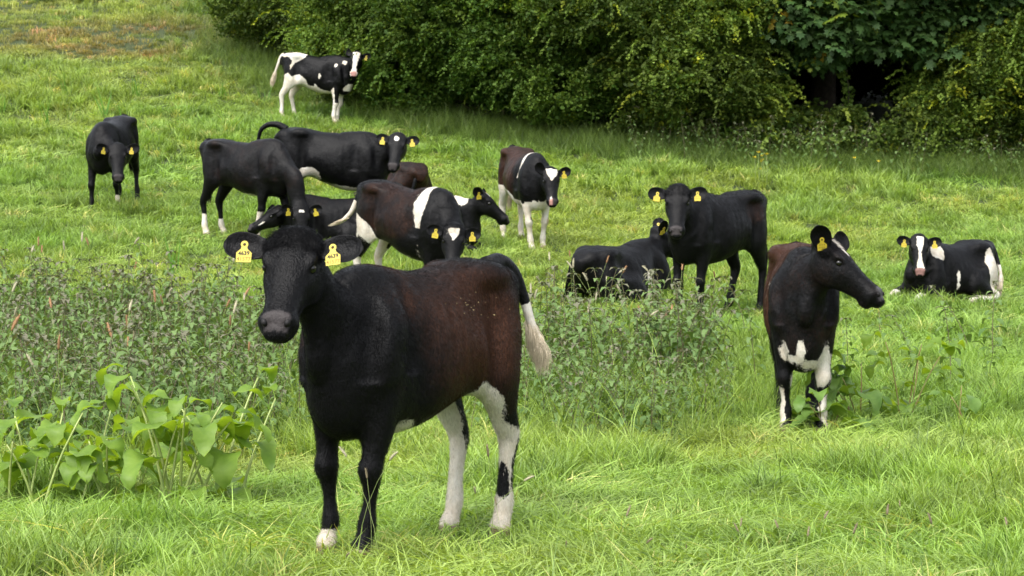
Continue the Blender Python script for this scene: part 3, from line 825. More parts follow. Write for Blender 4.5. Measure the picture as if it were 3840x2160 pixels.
def w_walk(V, H, leg, hd):     # cow coming down with white legs
    xc = .30; band = .040-np.abs(V[:, 0]-xc-.25*(1.14-V[:, 2])*0+.02*np.sin(V[:, 2]*17))
    band = np.where(V[:, 2] > .86, np.minimum(band, V[:, 2]-.86), -1)
    f = mx(band, ell(V, (-.56, 0, 1.17), (.07, .05, .06)))
    f = mx(f, ell(V, (.05, -.16, .60), (.12, .14, .12)), ell(V, (-.1, 0, .53), (.35, .15, .05)), ell(V, (.50, 0, .60), (.12, .12, .13)))
    f = mx(f, np.where(leg >= 2, .70-V[:, 2], .60-V[:, 2]))
    f = np.minimum(f, -np.where(leg == 1, ell(V, (.45, -.09, .38), (.06, .05, .075)), -1))
    f = np.minimum(f, -ell(V, (.44, -.17, .60), (.03, .05, .03)))
    f = np.where(hd, -1, f)
    f = mx(f, np.where(hd, blaze(H, [(-.06, -.085), (-.06, .085), (.04, .085), (.08, .065), (.165, .0), (.155, -.015), (.07, -.06)], -.06), -1))
    f = mx(f, np.where(hd, ell(H, (.44, -.028, .02), (.05, .016, .05)), -1))
    return f
def w_brown(V, H, leg, hd):
    f = mx(ell(V, (.58, -.025, .53), (.16, .026, .075)), ell(V, (.53, -.06, .49), (.16, .065, .022)), ell(V, (.48, -.125, .53), (.12, .024, .060)), ell(V, (.50, .04, .455), (.14, .06, .035)))
    p = np.where(leg == 0, ell(V, (.47, .12, .44), (.08, .060, .14)), -1)
    f = mx(f, p, ell(V, (.12, .25, .66), (.10, .08, .11)))
    f = mx(f, np.where((leg == 0), ell(V, (.43, .14, .06), (.06, .05, .20)), -1), np.where(leg == 1, ell(V, (.44, -.145, .16), (.06, .035, .15)), -1), np.where(leg == 1, ell(V, (.42, -.07, .33), (.05, .02, .05)), -1))
    f = mx(f, ell(V, (.15, -.26, .96), (.014, .05, .08)), .035-np.abs(V[:, 1])*1.6-np.abs(V[:, 0]-.24)*.5-np.where(V[:, 2] > 1.10, 0, 1))
    f = np.where(hd, -1, f)
    return mx(f, np.where(hd, blaze(H, [(-.03, .0), (-.02, .042), (.10, .03), (.15, .01), (.14, -.012), (.06, -.02)]), -1))
def b_brown(V, H):
    a = np.clip((.42-V[:, 0])/.20, 0, 1)*np.clip((V[:, 2]-.5)/.2, 0, 1)*1.1
    return mx(a, .22*np.clip((V[:, 2]-.25)/.3, 0, 1))
def w_rest(V, H, leg, hd):     # lying, full white blaze
    f = mx(ell(V, (.36, .12, .56), (.10, .10, .15)), ell(V, (-.42, .28, .26), (.10, .22, .34)), ell(V, (-.2, .36, .02), (.4, .14, .07)), ell(V, (.66, .19, .05), (.10, .09, .08)), ell(V, (.66, -.19, .05), (.10, .09, .08)), ell(V, (.12, .27, .27), (.018, .08, .10)))
    f = np.where(hd, -1, f)
    return mx(f, np.where(hd, blaze(H, [(-.03, -.045), (-.03, .055), (.06, .05), (.12, .035), (.20, .020), (.30, .024), (.38, .050), (.43, .055), (.46, .05), (.46, -.03), (.38, -.035), (.28, -.02), (.2, -.02), (.10, -.04)]), -1))

HERD = [
 dict(label='largest, black and rust-brown heifer nearest the camera, with white hind legs and readable ear tags', seed=1, yaw=239, px=(1527, 2072), scale=1.0, deep=.06, fat=.88, wither=.03, nape=.74, neck_low=.03, neck_mid=(.60, .01, 1.0), grid=.0105,
      hs=.875, ear_len=1.1, head=((.775, -.015, 1.215), 262, 44, 0), ears={1: (6, 4, 0), -1: (8, 4, 0)}, tag_text=('4639', '41577'), tag_size=.98, tag_cfg={1: dict(out=-.02), -1: dict(out=.01)},
      feet=[(.02, -.045), (-.03, -.0), (-.02, .0), (.05, .03)], white=w_front, brown=b_front, fur=150000, neck_fat=.93,
      tail=[(-.58, 0, 1.14), (-.66, .01, 1.16), (-.73, .04, 1.11), (-.77, .07, 1.0), (-.79, .10, .89), (-.80, .14, .81)], tail_white=.62, switch_len=.125, switch_n=1300, dung=(26, (-.20, .25, .99), (.13, .02, .028)), hair_r=.8),
 dict(label='black cow walking towards the camera at far left, head lowered, one white forefoot', seed=2, yaw=262, px=(432, 780), scale=.97, fat=1.15, deep=.04, hs=.98, ear_len=1.12,
      head=((.74, .30, .87), 278, 50, -4), ears={1: (24, 6, 0), -1: (28, 8, 0)}, feet=[(-.10, .02), (.16, -.04), (.08, .06), (-.06, 0)],
      white=lambda V, H, leg, hd: mx(legw(V, leg, [.20, 0, 0, 0], hd), ell(V, (-.05, .05, .56), (.25, .16, .07))), brown=brown_all(.12), tail_white=2, hair_r=1.5),
 dict(label='black cow grazing, head in the grass, with white socks and white forehead fleck', seed=3, yaw=-33, px=(930, 893), scale=1.01, deep=.04,
      head=((.86, -.10, .37), 283, 66, 0), neck_mid=(.75, -.08, .72), ears={1: (18, 0, 0), -1: (24, 0, 0)}, feet=[(.10, 0), (-.20, 0), (0, .05), (-.03, 0)],
      white=lambda V, H, leg, hd: mx(legw(V, leg, [.30, .33, .22, .28], hd), ell(V, (.0, 0, .52), (.30, .12, .035)), np.where(hd, blaze(H, [(.05, -.035), (.05, .04), (.075, .035), (.07, -.03)]), -1)),
      dirtspots=[((.32, -.14, .36), (.06, .06, .05))], brown=brown_all(.20), tail=[(-.60, 0, 1.13), (-.68, .03, 1.10), (-.70, .07, .95), (-.69, .09, .75), (-.68, .10, .6)], tail_white=2, hair_r=1.5),
 dict(label='black cow with a small white heart on its forehead and tail arched out', seed=4, yaw=-6, px=(1235, 868), scale=1.06, fat=1.05, deep=.05,
      head=((.74, -.12, 1.12), 264, 52, 0), ears={1: (0, 0, 0), -1: (0, 0, 0)}, feet=[(.0, 0), (.02, 0), (0, .0), (.1, 0)],
      white=lambda V, H, leg, hd: mx(ell(V, (-.05, 0, .52), (.42, .22, .05)), ell(V, (-.25, -.16, .63), (.14, .14, .10)), np.where(hd, blaze(H, [(.02, -.04), (.04, .035), (.075, .025), (.105, .0), (.07, -.035)]), -1)),
      brown=lambda V, H: np.zeros(len(V)), tail=[(-.58, 0, 1.13), (-.68, .0, 1.18), (-.80, .0, 1.17), (-.88, .0, 1.09), (-.90, .02, .92), (-.89, .03, .75)], tail_white=2, hair_r=1.5),
 dict(label='black cow lying behind the grazing cow, its head low to the left under her neck', seed=5, yaw=192, px=(1245, 908), lying=True, scale=.95, dz=-.10,
      head=((.70, .06, .46), 205, 30, 0), ears={1: (5, 0, 0), -1: (5, 0, 0)}, tags=(), white=lambda V, H, leg, hd: mx(ell(V, (.62, .12, .12), (.06, .06, .16)), np.where(hd, ell(H, (.33, .06, .0), (.04, .05, .012)), -1)), brown=brown_all(.22), tail_white=2, hair_r=1.5),
 dict(label='rust-brown cow lying behind the standing cow with the heart mark, only its rump showing', seed=6, yaw=122, px=(1475, 785), lying=True, scale=.98,
      head=((.66, .05, .45), 185, 35, 0), tags=(), brown=lambda V, H: np.full(len(V), .5), tail_white=2, tail=[(-.55, 0, .60), (-.64, .06, .50), (-.66, .12, .3), (-.6, .2, .1)], hair_r=1.5),
 dict(label='cow with a white shoulder band, white face triangle and white tail swung left', seed=7, yaw=-43, px=(1520, 1160), scale=1.02, grid=.0145, fat=1.1, deep=.07,
      head=((.74, -.17, .83), 272, 56, 0), ears={1: (-6, 0, 0), -1: (4, 0, 0)}, feet=[(.0, 0), (.02, 0), (.06, .0), (-.02, 0)], white=w_stripe, brown=lambda V, H: np.clip(ell(V, (-.1, -.2, .95), (.5, .5, .35))/.2, 0, .42),
      tail=[(-.58, 0, 1.12), (-.66, -.02, 1.07), (-.70, -.05, .96), (-.74, -.08, .84), (-.80, -.11, .76), (-.86, -.12, .72)], tail_white=.42, switch_dir=(-.9, -.2, -.35), switch_len=.12, hair_r=1.4, fur=30000, fur_len=1.1),
 dict(label='black cow lying with head raised in right-facing profile, white patch on its neck', seed=8, yaw=-10, px=(1585, 925), lying=True, scale=1.0, dz=-.04,
      head=((.66, -.02, .70), -6, 36, 0), ears={1: (12, -12, 0), -1: (12, -62, 0)}, ear_face={-1: (.25, -.95, .2)}, tag_cfg={-1: dict(lean=0)},
      white=lambda V, H, leg, hd: mx(ell(V, (.42, -.03, .64), (.10, .12, .08)), np.where(hd, blaze(H, [(.02, -.01), (.03, .03), (.10, .02), (.10, -.015)]), -1)), brown=brown_all(.1), tail_white=2, hair_r=1.5),
 dict(label='brown-black cow facing the camera, with white legs, white forehead and a pink nose spot', seed=9, yaw=287, px=(1965, 926), scale=1.0, fat=1.05, deep=.04,
      head=((.78, .05, .99), 279, 54, 0), ears={1: (28, 0, 0), -1: (40, -35, 0)}, tags=(1,), feet=[(-.04, 0), (.10, .06), (.0, .0), (.04, 0)], white=w_walk, brown=lambda V, H: np.clip((.28-V[:, 0])/.2, 0, 1)*.6,
      dirtspots=[((.43, -.15, .34), (.05, .05, .045)), ((.40, .15, .36), (.05, .05, .06))], pinkf=lambda H: (np.abs(H[:, 1]+.03) < .02).astype(float), tail_white=.4, hair_r=1.5),
 dict(label='white-faced calf with white legs standing farthest up the field beside the hedge', seed=10, yaw=-14, px=(1205, 452), nudge=(-.08, -.35), scale=.96, fat=.88,
      head=((.70, -.10, 1.20), 266, 54, 0), ears={1: (0, 0, 0), -1: (18, -30, 0)}, tags=(1,), feet=[(-.05, 0), (-.03, 0), (.14, .0), (-.04, 0)], white=w_far, pink=.9, brown=lambda V, H: np.zeros(len(V)),
      tail=[(-.60, 0, 1.12), (-.68, .0, 1.09), (-.72, -.02, .98), (-.76, -.03, .84), (-.80, -.04, .72)], tail_white=.12, switch_len=.16, hair_r=2.0),
 dict(label='black cow lying with its rump to the camera behind the standing all-black cow', seed=11, yaw=50, px=(2335, 1150), lying=True, scale=1.04, grid=.0145, fat=1.05, dz=-.03,
      head=((.56, .0, .70), 12, 38, 0), ears={1: (50, -30, 0), -1: (40, -50, 0)}, ear_face={-1: (.1, -.95, .3), 1: (-.6, -.5, .3)}, tag_cfg={-1: dict(lean=0)}, tail=[(-.55, 0, .62), (-.64, .10, .52), (-.66, .16, .3), (-.55, .3, .1)],
      white=lambda V, H, leg, hd: mx(ell(V, (-.03, -.32, .09), (.16, .16, .13)), ell(V, (.05, -.30, .22), (.04, .14, .16))), brown=brown_all(.05), tail_white=2, hair_r=1.4),
 dict(label='all-black cow standing with mouth slightly open, right of centre', seed=12, yaw=229, px=(2688, 1200), scale=1.05, grid=.0135, mouth_open=True, hs=.94,
      head=((.72, .10, 1.18), 262, 52, 2), ears={1: (-2, 0, 0), -1: (4, 0, 0)}, feet=[(.02, 0), (.02, 0), (.0, .0), (.20, 0)], brown=lambda V, H: np.clip(ell(V, (-.35, .2, .98), (.16, .3, .12))/.08, 0, .4), tail_white=2, hair_r=1.3, fur=30000, fur_len=1.1),
 dict(label='brown-flanked cow facing the camera with its head turned right in profile', seed=13, yaw=266, px=(2998, 1600), scale=1.0, grid=.0115,
      head=((.66, .11, 1.17), -24, 38, 0), neck_mid=(.56, .03, 1.0), ears={1: (30, -8, 0), -1: (38, -55, 0)}, ear_face={-1: (.25, -.95, .2)}, tags=(-1,), tag_cfg={-1: dict(lean=0)}, deep=.13, hs=.95, neck_fat=1.08, fat=.92, feet=[(.03, -.01), (.0, .02), (.0, -.02), (.06, .02)], white=w_brown, brown=b_brown, tail_white=2, hair_r=1.1, fur=70000),
 dict(label='black and white cow lying at far right, facing the camera with a full white blaze', seed=14, yaw=218, px=(3550, 1150), lying=True, scale=.92, dz=.05, grid=.0145,
      head=((.60, .07, .70), 268, 54, 0), ears={1: (4, 0, 0), -1: (4, 0, 0)}, white=w_rest, pink=.5, brown=brown_all(.1), tail=[(-.6, 0, .62), (-.68, .02, .60), (-.70, .10, .45), (-.66, .2, .3), (-.6, .25, .2)], tail_white=.6, hair_r=1.4),
]
for c in HERD:
    if COWS is not None and c['seed'] not in COWS: continue
    c['group'] = 'cattle in the meadow'
    cow(c)
# ================================================================ GROUND
rng = np.random.RandomState(11)
_xs = np.concatenate([np.linspace(-90, -14, 20)[:-1], np.linspace(-14, 14, 141), np.linspace(14, 90, 20)[1:]])
_ys = np.concatenate([np.linspace(-15, 6, 12)[:-1], np.linspace(6, 75, 277), np.linspace(75, 240, 40)[1:]])
X, Y = np.meshgrid(_xs, _ys, indexing='ij'); Z = ground(X, Y)-.01
V = np.stack([X, Y, Z], -1).reshape(-1, 3); nx, ny = X.shape
I, J = np.meshgrid(np.arange(nx-1), np.arange(ny-1), indexing='ij'); q = (I*ny+J).ravel()
m_soil, n, out = mat_new('turf_soil')
b = N(n, 'ShaderNodeBsdfPrincipled', i_Roughness=.95); tc = N(n, 'ShaderNodeTexCoord')
n1 = N(n, 'ShaderNodeTexNoise', i_Scale=2.2, i_Detail=8.0, i_Roughness=.7); n2 = N(n, 'ShaderNodeTexNoise', i_Scale=40.0, i_Detail=6.0, i_Roughness=.7)
L(n, tc.outputs['Object'], n1.inputs['Vector']); L(n, tc.outputs['Object'], n2.inputs['Vector'])
r1 = ramp(n, n1.outputs[0], [(.3, (.030, .055, .010)), (.5, (.05, .08, .015)), (.7, (.085, .10, .028))])
r2 = ramp(n, n2.outputs[0], [(.35, (.35, .35, .3)), (.7, (1.15, 1.1, 1.0))])
mm = N(n, 'ShaderNodeMix', data_type='RGBA', blend_type='MULTIPLY'); mm.inputs[0].default_value = 1; L(n, r1.outputs[0], mm.inputs[6]); L(n, r2.outputs[0], mm.inputs[7])
L(n, mm.outputs[2], b.inputs['Base Color']); bp = N(n, 'ShaderNodeBump', i_Strength=.8, i_Distance=.04); L(n, n2.outputs[0], bp.inputs['Height']); L(n, bp.outputs[0], b.inputs['Normal']); L(n, b.outputs[0], out.inputs[0])
g = mobj('meadow_ground', V, np.stack([q, q+ny, q+ny+1, q+1], 1), m_soil); g['kind'] = 'structure'

# ================================================================ FOLIAGE MATERIAL + SCATTER
def leaf_mat(name, c_dark, c_light, trans=.35, rough=.5, spec=.3, tintmix=1.0, back=None):
    m, n, out = mat_new(name)
    ti = N(n, 'ShaderNodeAttribute', attribute_name='tint'); ti.attribute_type = 'INSTANCER'
    bl = N(n, 'ShaderNodeAttribute', attribute_name='bl')
    r = ramp(n, bl.outputs['Fac'], [(0., c_dark), (1., c_light)])
    mu = N(n, 'ShaderNodeMix', data_type='RGBA', blend_type='MULTIPLY'); mu.inputs[0].default_value = tintmix
    L(n, r.outputs[0], mu.inputs[6]); L(n, ti.outputs['Color'], mu.inputs[7])
    col = mu.outputs[2] if tintmix > 0 else r.outputs[0]
    b = N(n, 'ShaderNodeBsdfPrincipled', i_Roughness=rough); b.inputs['Specular IOR Level'].default_value = spec
    t = N(n, 'ShaderNodeBsdfTranslucent'); mx_ = N(n, 'ShaderNodeMixShader'); mx_.inputs[0].default_value = trans
    g_ = N(n, 'ShaderNodeMix', data_type='RGBA', blend_type='MULTIPLY'); g_.inputs[0].default_value = 1; g_.inputs[7].default_value = (1.35, 1.3, .5, 1)
    L(n, col, g_.inputs[6]); L(n, col, b.inputs['Base Color']); L(n, g_.outputs[2], t.inputs[0])
    L(n, b.outputs[0], mx_.inputs[1]); L(n, t.outputs[0], mx_.inputs[2]); L(n, mx_.outputs[0], out.inputs[0])
    return m

def proto_coll(name, protos):
    co = bpy.data.collections.new(name)
    for i, (V, F, mats, extra) in enumerate(protos):
        me = mesh_np('%s_%02d' % (name, i), V, F, smooth=True)
        for mt in mats: me.materials.append(mt)
        if 'bl' in extra: attr_f(me, 'bl', extra['bl'])
        if 'mi' in extra: me.polygons.foreach_set('material_index', np.asarray(extra['mi'], dtype=np.int32))
        o = bpy.data.objects.new('%s_%02d' % (name, i), me); co.objects.link(o)
    return co

def scatter(name, P, rot, scl, tint, idx, co, parent=None):
    me = bpy.data.meshes.new(name); me.from_pydata(np.asarray(P, float).tolist(), [], [])
    attr_v(me, 'rot', rot); s3 = np.asarray(scl); s3 = np.repeat(s3[:, None], 3, 1) if s3.ndim == 1 else s3
    attr_v(me, 'scl', s3); attr_c(me, 'tint', tint); attr_i(me, 'idx', idx)
    o = bpy.data.objects.new(name, me); link(o, parent)
    t = bpy.data.node_groups.new(name, 'GeometryNodeTree')
    t.interface.new_socket('Geometry', in_out='INPUT', socket_type='NodeSocketGeometry'); t.interface.new_socket('Geometry', in_out='OUTPUT', socket_type='NodeSocketGeometry')
    gi = t.nodes.new('NodeGroupInput'); go = t.nodes.new('NodeGroupOutput')
    ci = t.nodes.new('GeometryNodeCollectionInfo'); ci.inputs[0].default_value = co; ci.inputs['Separate Children'].default_value = True; ci.inputs['Reset Children'].default_value = True
    ip = t.nodes.new('GeometryNodeInstanceOnPoints'); ip.inputs['Pick Instance'].default_value = True
    def na(nm, ty):
        a = t.nodes.new('GeometryNodeInputNamedAttribute'); a.data_type = ty; a.inputs[0].default_value = nm; return a.outputs[0]
    er = t.nodes.new('FunctionNodeEulerToRotation'); t.links.new(na('rot', 'FLOAT_VECTOR'), er.inputs[0])
    t.links.new(gi.outputs[0], ip.inputs['Points']); t.links.new(ci.outputs[0], ip.inputs['Instance'])
    t.links.new(er.outputs[0], ip.inputs['Rotation']); t.links.new(na('scl', 'FLOAT_VECTOR'), ip.inputs['Scale']); t.links.new(na('idx', 'INT'), ip.inputs['Instance Index'])
    t.links.new(ip.outputs[0], go.inputs[0])
    md = o.modifiers.new('scatter', 'NODES'); md.node_group = t
    return o

def normal_at(x, y, e=.15):
    dx = (ground(x+e, y)-ground(x-e, y))/(2*e); dy = (ground(x, y+e)-ground(x, y-e))/(2*e)
    return dx, dy

# ---------------------------------------------------------------- grass clumps
def blades(rs, n, L0, L1, lean0, lean1, spread, az_c, az_w, wid, bend=.5, segs=3):
    V = []; F = []; BL = []
    for _ in range(n):
        a = rs.rand()*6.283; r = spread*math.sqrt(rs.rand()); x, y = r*math.cos(a), r*math.sin(a)
        az = az_c+rs.randn()*az_w if az_w < 3 else rs.rand()*6.283
        ln = L0+(L1-L0)*rs.rand()**1.3; th = rad(lean0+(lean1-lean0)*rs.rand()); b = bend*(.4+rs.rand())
        w = wid*(.6+.7*rs.rand()); tw = rs.randn()*.9
        side = np.array([-math.sin(az+tw), math.cos(az+tw), rs.randn()*.3]); side /= np.linalg.norm(side)
        p = np.array([x, y, -.01]); i0 = len(V); c = rs.rand()
        for k in range(segs+1):
            t = k/segs
            ww = w*(1-t**1.7) if k < segs else 0
            if k < segs: V += [p-side*ww*.5, p+side*ww*.5]; BL += [c*.8+.2*t]*2
            else: V += [p]; BL += [min(1, c*.8+.3)]
            ang = th+b*t*1.3
            d = np.array([math.cos(az)*math.sin(ang), math.sin(az)*math.sin(ang), math.cos(ang)])
            p = p+d*ln/segs
            p[2] = max(p[2], .012+.07*c)
        for k in range(segs-1): F.append((i0+2*k, i0+2*k+1, i0+2*k+3, i0+2*k+2))
        F.append((i0+2*segs-2, i0+2*segs-1, i0+2*segs))
    return np.array(V), F, BL

M_GRASS = leaf_mat('grass_blade', (.036, .086, .013), (.36, .45, .122), trans=.38, rough=.42, spec=.35)
def grass_protos(tagname, wmul, nmul):
    rs = np.random.RandomState(5); pr = []
    def A(*a, **k): V, F, BL = blades(rs, *a, **k); pr.append((V, F, [M_GRASS], {'bl': BL}))
    for _ in range(4): A(int(30*nmul), .10, .28, 45, 90, .13, 0, 1.5, .0080*wmul, bend=.35)     # 0-3 swathe laid over
    for _ in range(3): A(int(42*nmul), .09, .21, 4, 42, .060, 0, 9, .0064*wmul, bend=.8)          # 4-6 upright tuft
    for _ in range(3): A(int(36*nmul), .05, .13, 20, 80, .12, 0, 9, .0074*wmul, bend=.6)          # 7-9 short
    for _ in range(2): A(int(14*nmul), .18, .38, 6, 45, .10, 0, 9, .0036*wmul, bend=.9, segs=4)         # 10-11 tall loose
    return proto_coll(tagname, pr)

def wedge_points(rs, d0, d1, dens, margin=1.0):
    n_ = int(dens*.5*.44*(d1*d1-d0*d0)+dens*2*margin*(d1-d0))
    y = rs.uniform(d0, d1, n_*2); hw = .2135*y+margin
    k = rs.rand(n_*2) < hw/(.2135*d1+margin); y = y[k][:n_]; hw = hw[k][:n_]
    x = rs.uniform(-1, 1, len(y))*hw
    return x, y

def pnoise(x, y, s, seed=0, o=3): return fbm(x*s+seed*13.7, y*s+seed*7.1, o=o)
def tint_of(x, y, rs, kind):
    """colour of the sward: fresh green to yellow-green, with straw and brown on the bare slope"""
    n_ = len(x); a = np.clip((pnoise(x, y, .35, 1)-.36)*3.2, 0, 1); b_ = np.clip((pnoise(x, y, 1.3, 2)-.35)*3, 0, 1); r = rs.rand(n_)
    fresh = np.array([.80, 1.0, .70]); yell = np.array([1.06, 1.06, .74]); pale = np.array([1.40, 1.36, 1.5]); deep = np.array([.50, .74, .45])
    c = fresh*(1-a)[:, None]+yell*a[:, None]
    k = np.clip(b_-.2, 0, 1)[:, None]*.45; c = c*(1-k)+pale*k
    c = np.where((kind >= 4)[:, None] & (kind <= 6)[:, None], c*.6+(deep*.35+fresh*.65)*.4, c)
    # brown trampled bank in the upper left
    u, v, _ = proj(np.stack([x, y, ground(x, y)], 1))
    br = np.clip(1-((u-480)/640)**2, 0, 1)*np.clip(1-((v-150)/85)**2, 0, 1)*(y > 38)
    br = np.clip(br*2.4*(pnoise(x, y, 1.1, 5)*1.9-.42), 0, 1)
    br2 = np.clip((y-40)/12, 0, 1)*.40*np.clip(pnoise(x, y, .5, 8)*2.4-.55, 0, 1)
    c = c*(1-br2[:, None])+np.array([2.1, 1.35, 1.9])*br2[:, None]
    c = c*(1-br[:, None])+np.array([1.15, .72, 1.0])*br[:, None]
    c = c*(.82+.36*r[:, None])*np.array([1, 1, 1])
    c = c*(.80+.34*np.clip((pnoise(x, y, 3.4, 12, 2)-.3)*2.5, 0, 1))[:, None]; s = rs.rand(n_) < .03; c[s] = c[s]*np.array([2.0, 1.35, 2.2])
    return np.clip(c, 0, 4)

def grass_layer(name, d0, d1, dens, co, rs, smul=1.0, label=''):
    x, y = wedge_points(rs, d0, d1, dens*DENS)
    z = ground(x, y); n_ = len(x)
    up = pnoise(x, y, .9, 3)+.35*(pnoise(x, y, 3.5, 4)-.5); r = rs.rand(n_)
    kind = np.where(up > .575, rs.randint(4, 7, n_), np.where(r < .66, rs.randint(0, 4, n_), np.where(r < .975, rs.randint(7, 10, n_), rs.randint(10, 12, n_))))
    u, v, _ = proj(np.stack([x, y, z], 1))
    bank = (y > 42) & (rs.rand(n_) < np.clip((y-42)/6, 0, .9)); kind = np.where(bank, rs.randint(7, 10, n_), kind)
    flow = (pnoise(x, y, .55, 6, 2)-.5)*14+rs.randn(n_)*.75+.6
    az = np.where((kind < 4), flow, rs.rand(n_)*6.283)
    dx, dy = normal_at(x, y)
    # tilt with the slope
    rot = np.stack([np.arctan(dy)*np.cos(az)-np.arctan(dx)*np.sin(az)*-1*0, -np.arctan(dx)*0, az], 1)
    rot[:, 0] = np.arctan(dy)*np.cos(az); rot[:, 1] = np.arctan(dy)*-np.sin(az)*-1*0
    s = smul*(.70+.6*rs.rand(n_))*(.75+.55*np.clip((up-.3)*2, 0, 1))
    s = np.where(bank, s*.75, s)
    # longer growth towards the hedge foot
    hd = hedge_dist(x, y); s = s*(1+.45*np.clip(1-hd/1.8, 0, 1)); kind = np.where((hd < 1.6) & (rs.rand(n_) < .75), rs.choice([4, 5, 6, 10, 11], n_), kind)
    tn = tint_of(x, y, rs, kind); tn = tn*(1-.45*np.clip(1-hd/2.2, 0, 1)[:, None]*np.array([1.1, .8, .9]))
    keep = hd > -.8
    P = np.stack([x, y, z-.005], 1)
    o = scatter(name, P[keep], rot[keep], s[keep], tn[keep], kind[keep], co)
    tag(o, label, 'grass', kind='stuff'); return o

# ---------------------------------------------------------------- hedge line on the ground (through photograph points)
HL_PX = [(4300, 640), (3900, 622), (3300, 606), (2600, 566), (2200, 530), (1900, 500), (1600, 462), (1380, 415), (1240, 330), (1080, 230), (930, 165), (850, 90), (800, 20)]
HLINE = np.array([hit(*p)[:2] for p in HL_PX])
def hedge_dist(x, y):
    """positive in front of the hedge (field side)"""
    x = np.asarray(x, float); y = np.asarray(y, float); d = np.full(x.shape, 1e9); sg = np.ones(x.shape)
    for i in range(len(HLINE)-1):
        a = HLINE[i]; ab = HLINE[i+1]-a; t = np.clip(((x-a[0])*ab[0]+(y-a[1])*ab[1])/(ab@ab), 0, 1)
        ex = x-a[0]-t*ab[0]; ey = y-a[1]-t*ab[1]; q = np.hypot(ex, ey); k = q < d
        d = np.where(k, q, d); cr = ab[0]*ey-ab[1]*ex; sg = np.where(k, np.where(cr > 0, 1, -1), sg)
    return d*sg
g_near = grass_protos('grass_near', 1.0, 1.0); g_mid = grass_protos('grass_mid', 1.4, .85); g_far = grass_protos('grass_far', 1.8, .8)
grass_layer('meadow_grass', 8.0, 13.5, 175, g_near, np.random.RandomState(21), 1.0, 'long pale and fresh green grass laid over in swathes in the foreground')
grass_layer('meadow_grass', 13.5, 21, 100, g_near, np.random.RandomState(22), 1.0, 'fresh green grass around the resting and standing cattle in the middle')
grass_layer('meadow_grass', 21, 33, 75, g_mid, np.random.RandomState(23), .95, 'bright green tufted grass on the slope behind the middle of the herd')
grass_layer('meadow_grass', 33, 47, 55, g_far, np.random.RandomState(24), 1.0, 'green grass running up to the foot of the hedge')
grass_layer('meadow_grass', 47, 74, 30, g_far, np.random.RandomState(25), 1.15, 'short yellow-green and brown grass on the bank at upper left')
# ================================================================ BROAD-LEAVED PLANTS
def leaf_geo(base, d0, up, ln, wd, droop=1.0, fold=.25, wave=.12, nseg=7, serr=0., petiole=.12, rs=rng, tipw=1.0, shape='ovate'):
    """curved leaf sheet with a folded midrib; returns V, F"""
    base = np.array(base, float); d = np.array(d0, float); d /= np.linalg.norm(d); up = np.array(up, float)
    s = np.cross(d, up); s /= np.linalg.norm(s)+1e-9
    p = base.copy(); V = []; F = []; ph = rs.rand()*6
    # petiole
    step = ln/nseg; pitch_ = droop/nseg
    pl = ln*petiole; q = p+d*pl
    V += [p-s*.0018, p+s*.0018, q-s*.0018, q+s*.0018]; F.append((0, 1, 3, 2)); p = q
    i0 = len(V)
    for k in range(nseg+1):
        t = k/nseg
        if shape == 'ovate': w_ = math.sin(math.pi*min(1, t**.72*.97+.03))**.8
        elif shape == 'lance': w_ = math.sin(math.pi*min(1, t**.85*.96+.04))**.7
        else: w_ = (1-t**2.2)*.9+.1*(1-t)
        w_ = w_*wd*.5; sr = 1+serr*(1 if k % 2 else -1)
        n = np.cross(s, d)
        wv = math.sin(ph+t*9)*wave*wd; wv2 = math.sin(ph*1.7+t*11)*wave*wd
        V += [p-s*w_*sr+n*(fold*w_+wv), p, p+s*w_*sr+n*(fold*w_+wv2)]
        # bend down
        c, sn = math.cos(pitch_), math.sin(pitch_)
        g = np.array([0, 0, -1.]); d = d+(g-d*(d@g))*pitch_*1.0; d /= np.linalg.norm(d)
        s = s-d*(s@d); s /= np.linalg.norm(s)
        p = p+d*step
    for k in range(nseg):
        a = i0+3*k; F += [(a, a+1, a+4, a+3), (a+1, a+2, a+5, a+4)]
    return np.array(V), F

def plant_mat(name, dark, light, trans=.3, rough=.45, scale=9., vein=False, spec=.35):
    m, n, out = mat_new(name)
    tc = N(n, 'ShaderNodeTexCoord'); no = N(n, 'ShaderNodeTexNoise', i_Scale=scale, i_Detail=4.0); L(n, tc.outputs['Object'], no.inputs['Vector'])
    r = ramp(n, no.outputs[0], [(.3, dark), (.7, light)])
    b = N(n, 'ShaderNodeBsdfPrincipled', i_Roughness=rough); b.inputs['Specular IOR Level'].default_value = spec
    t = N(n, 'ShaderNodeBsdfTranslucent'); mx_ = N(n, 'ShaderNodeMixShader'); mx_.inputs[0].default_value = trans
    g_ = N(n, 'ShaderNodeMix', data_type='RGBA', blend_type='MULTIPLY'); g_.inputs[0].default_value = 1; g_.inputs[7].default_value = (1.7, 1.5, .4, 1)
    n2 = N(n, 'ShaderNodeTexNoise', i_Scale=scale*7, i_Detail=3.0); L(n, tc.outputs['Object'], n2.inputs['Vector'])
    bp = N(n, 'ShaderNodeBump', i_Strength=.5, i_Distance=.004); L(n, n2.outputs[0], bp.inputs['Height']); L(n, bp.outputs[0], b.inputs['Normal'])
    L(n, r.outputs[0], g_.inputs[6]); L(n, r.outputs[0], b.inputs['Base Color']); L(n, g_.outputs[2], t.inputs[0])
    L(n, b.outputs[0], mx_.inputs[1]); L(n, t.outputs[0], mx_.inputs[2]); L(n, mx_.outputs[0], out.inputs[0]); return m

M_DOCK = plant_mat('dock_leaf', (.11, .21, .024), (.23, .35, .055), trans=.45)
M_DOCKD = plant_mat('dock_leaf_dark', (.09, .18, .032), (.17, .28, .06), trans=.38)
M_DSTEM = plant_mat('dock_stem', (.22, .30, .08), (.36, .40, .14), trans=0)
M_RSTEM = plant_mat('red_stem', (.20, .12, .045), (.20, .22, .07), trans=0)

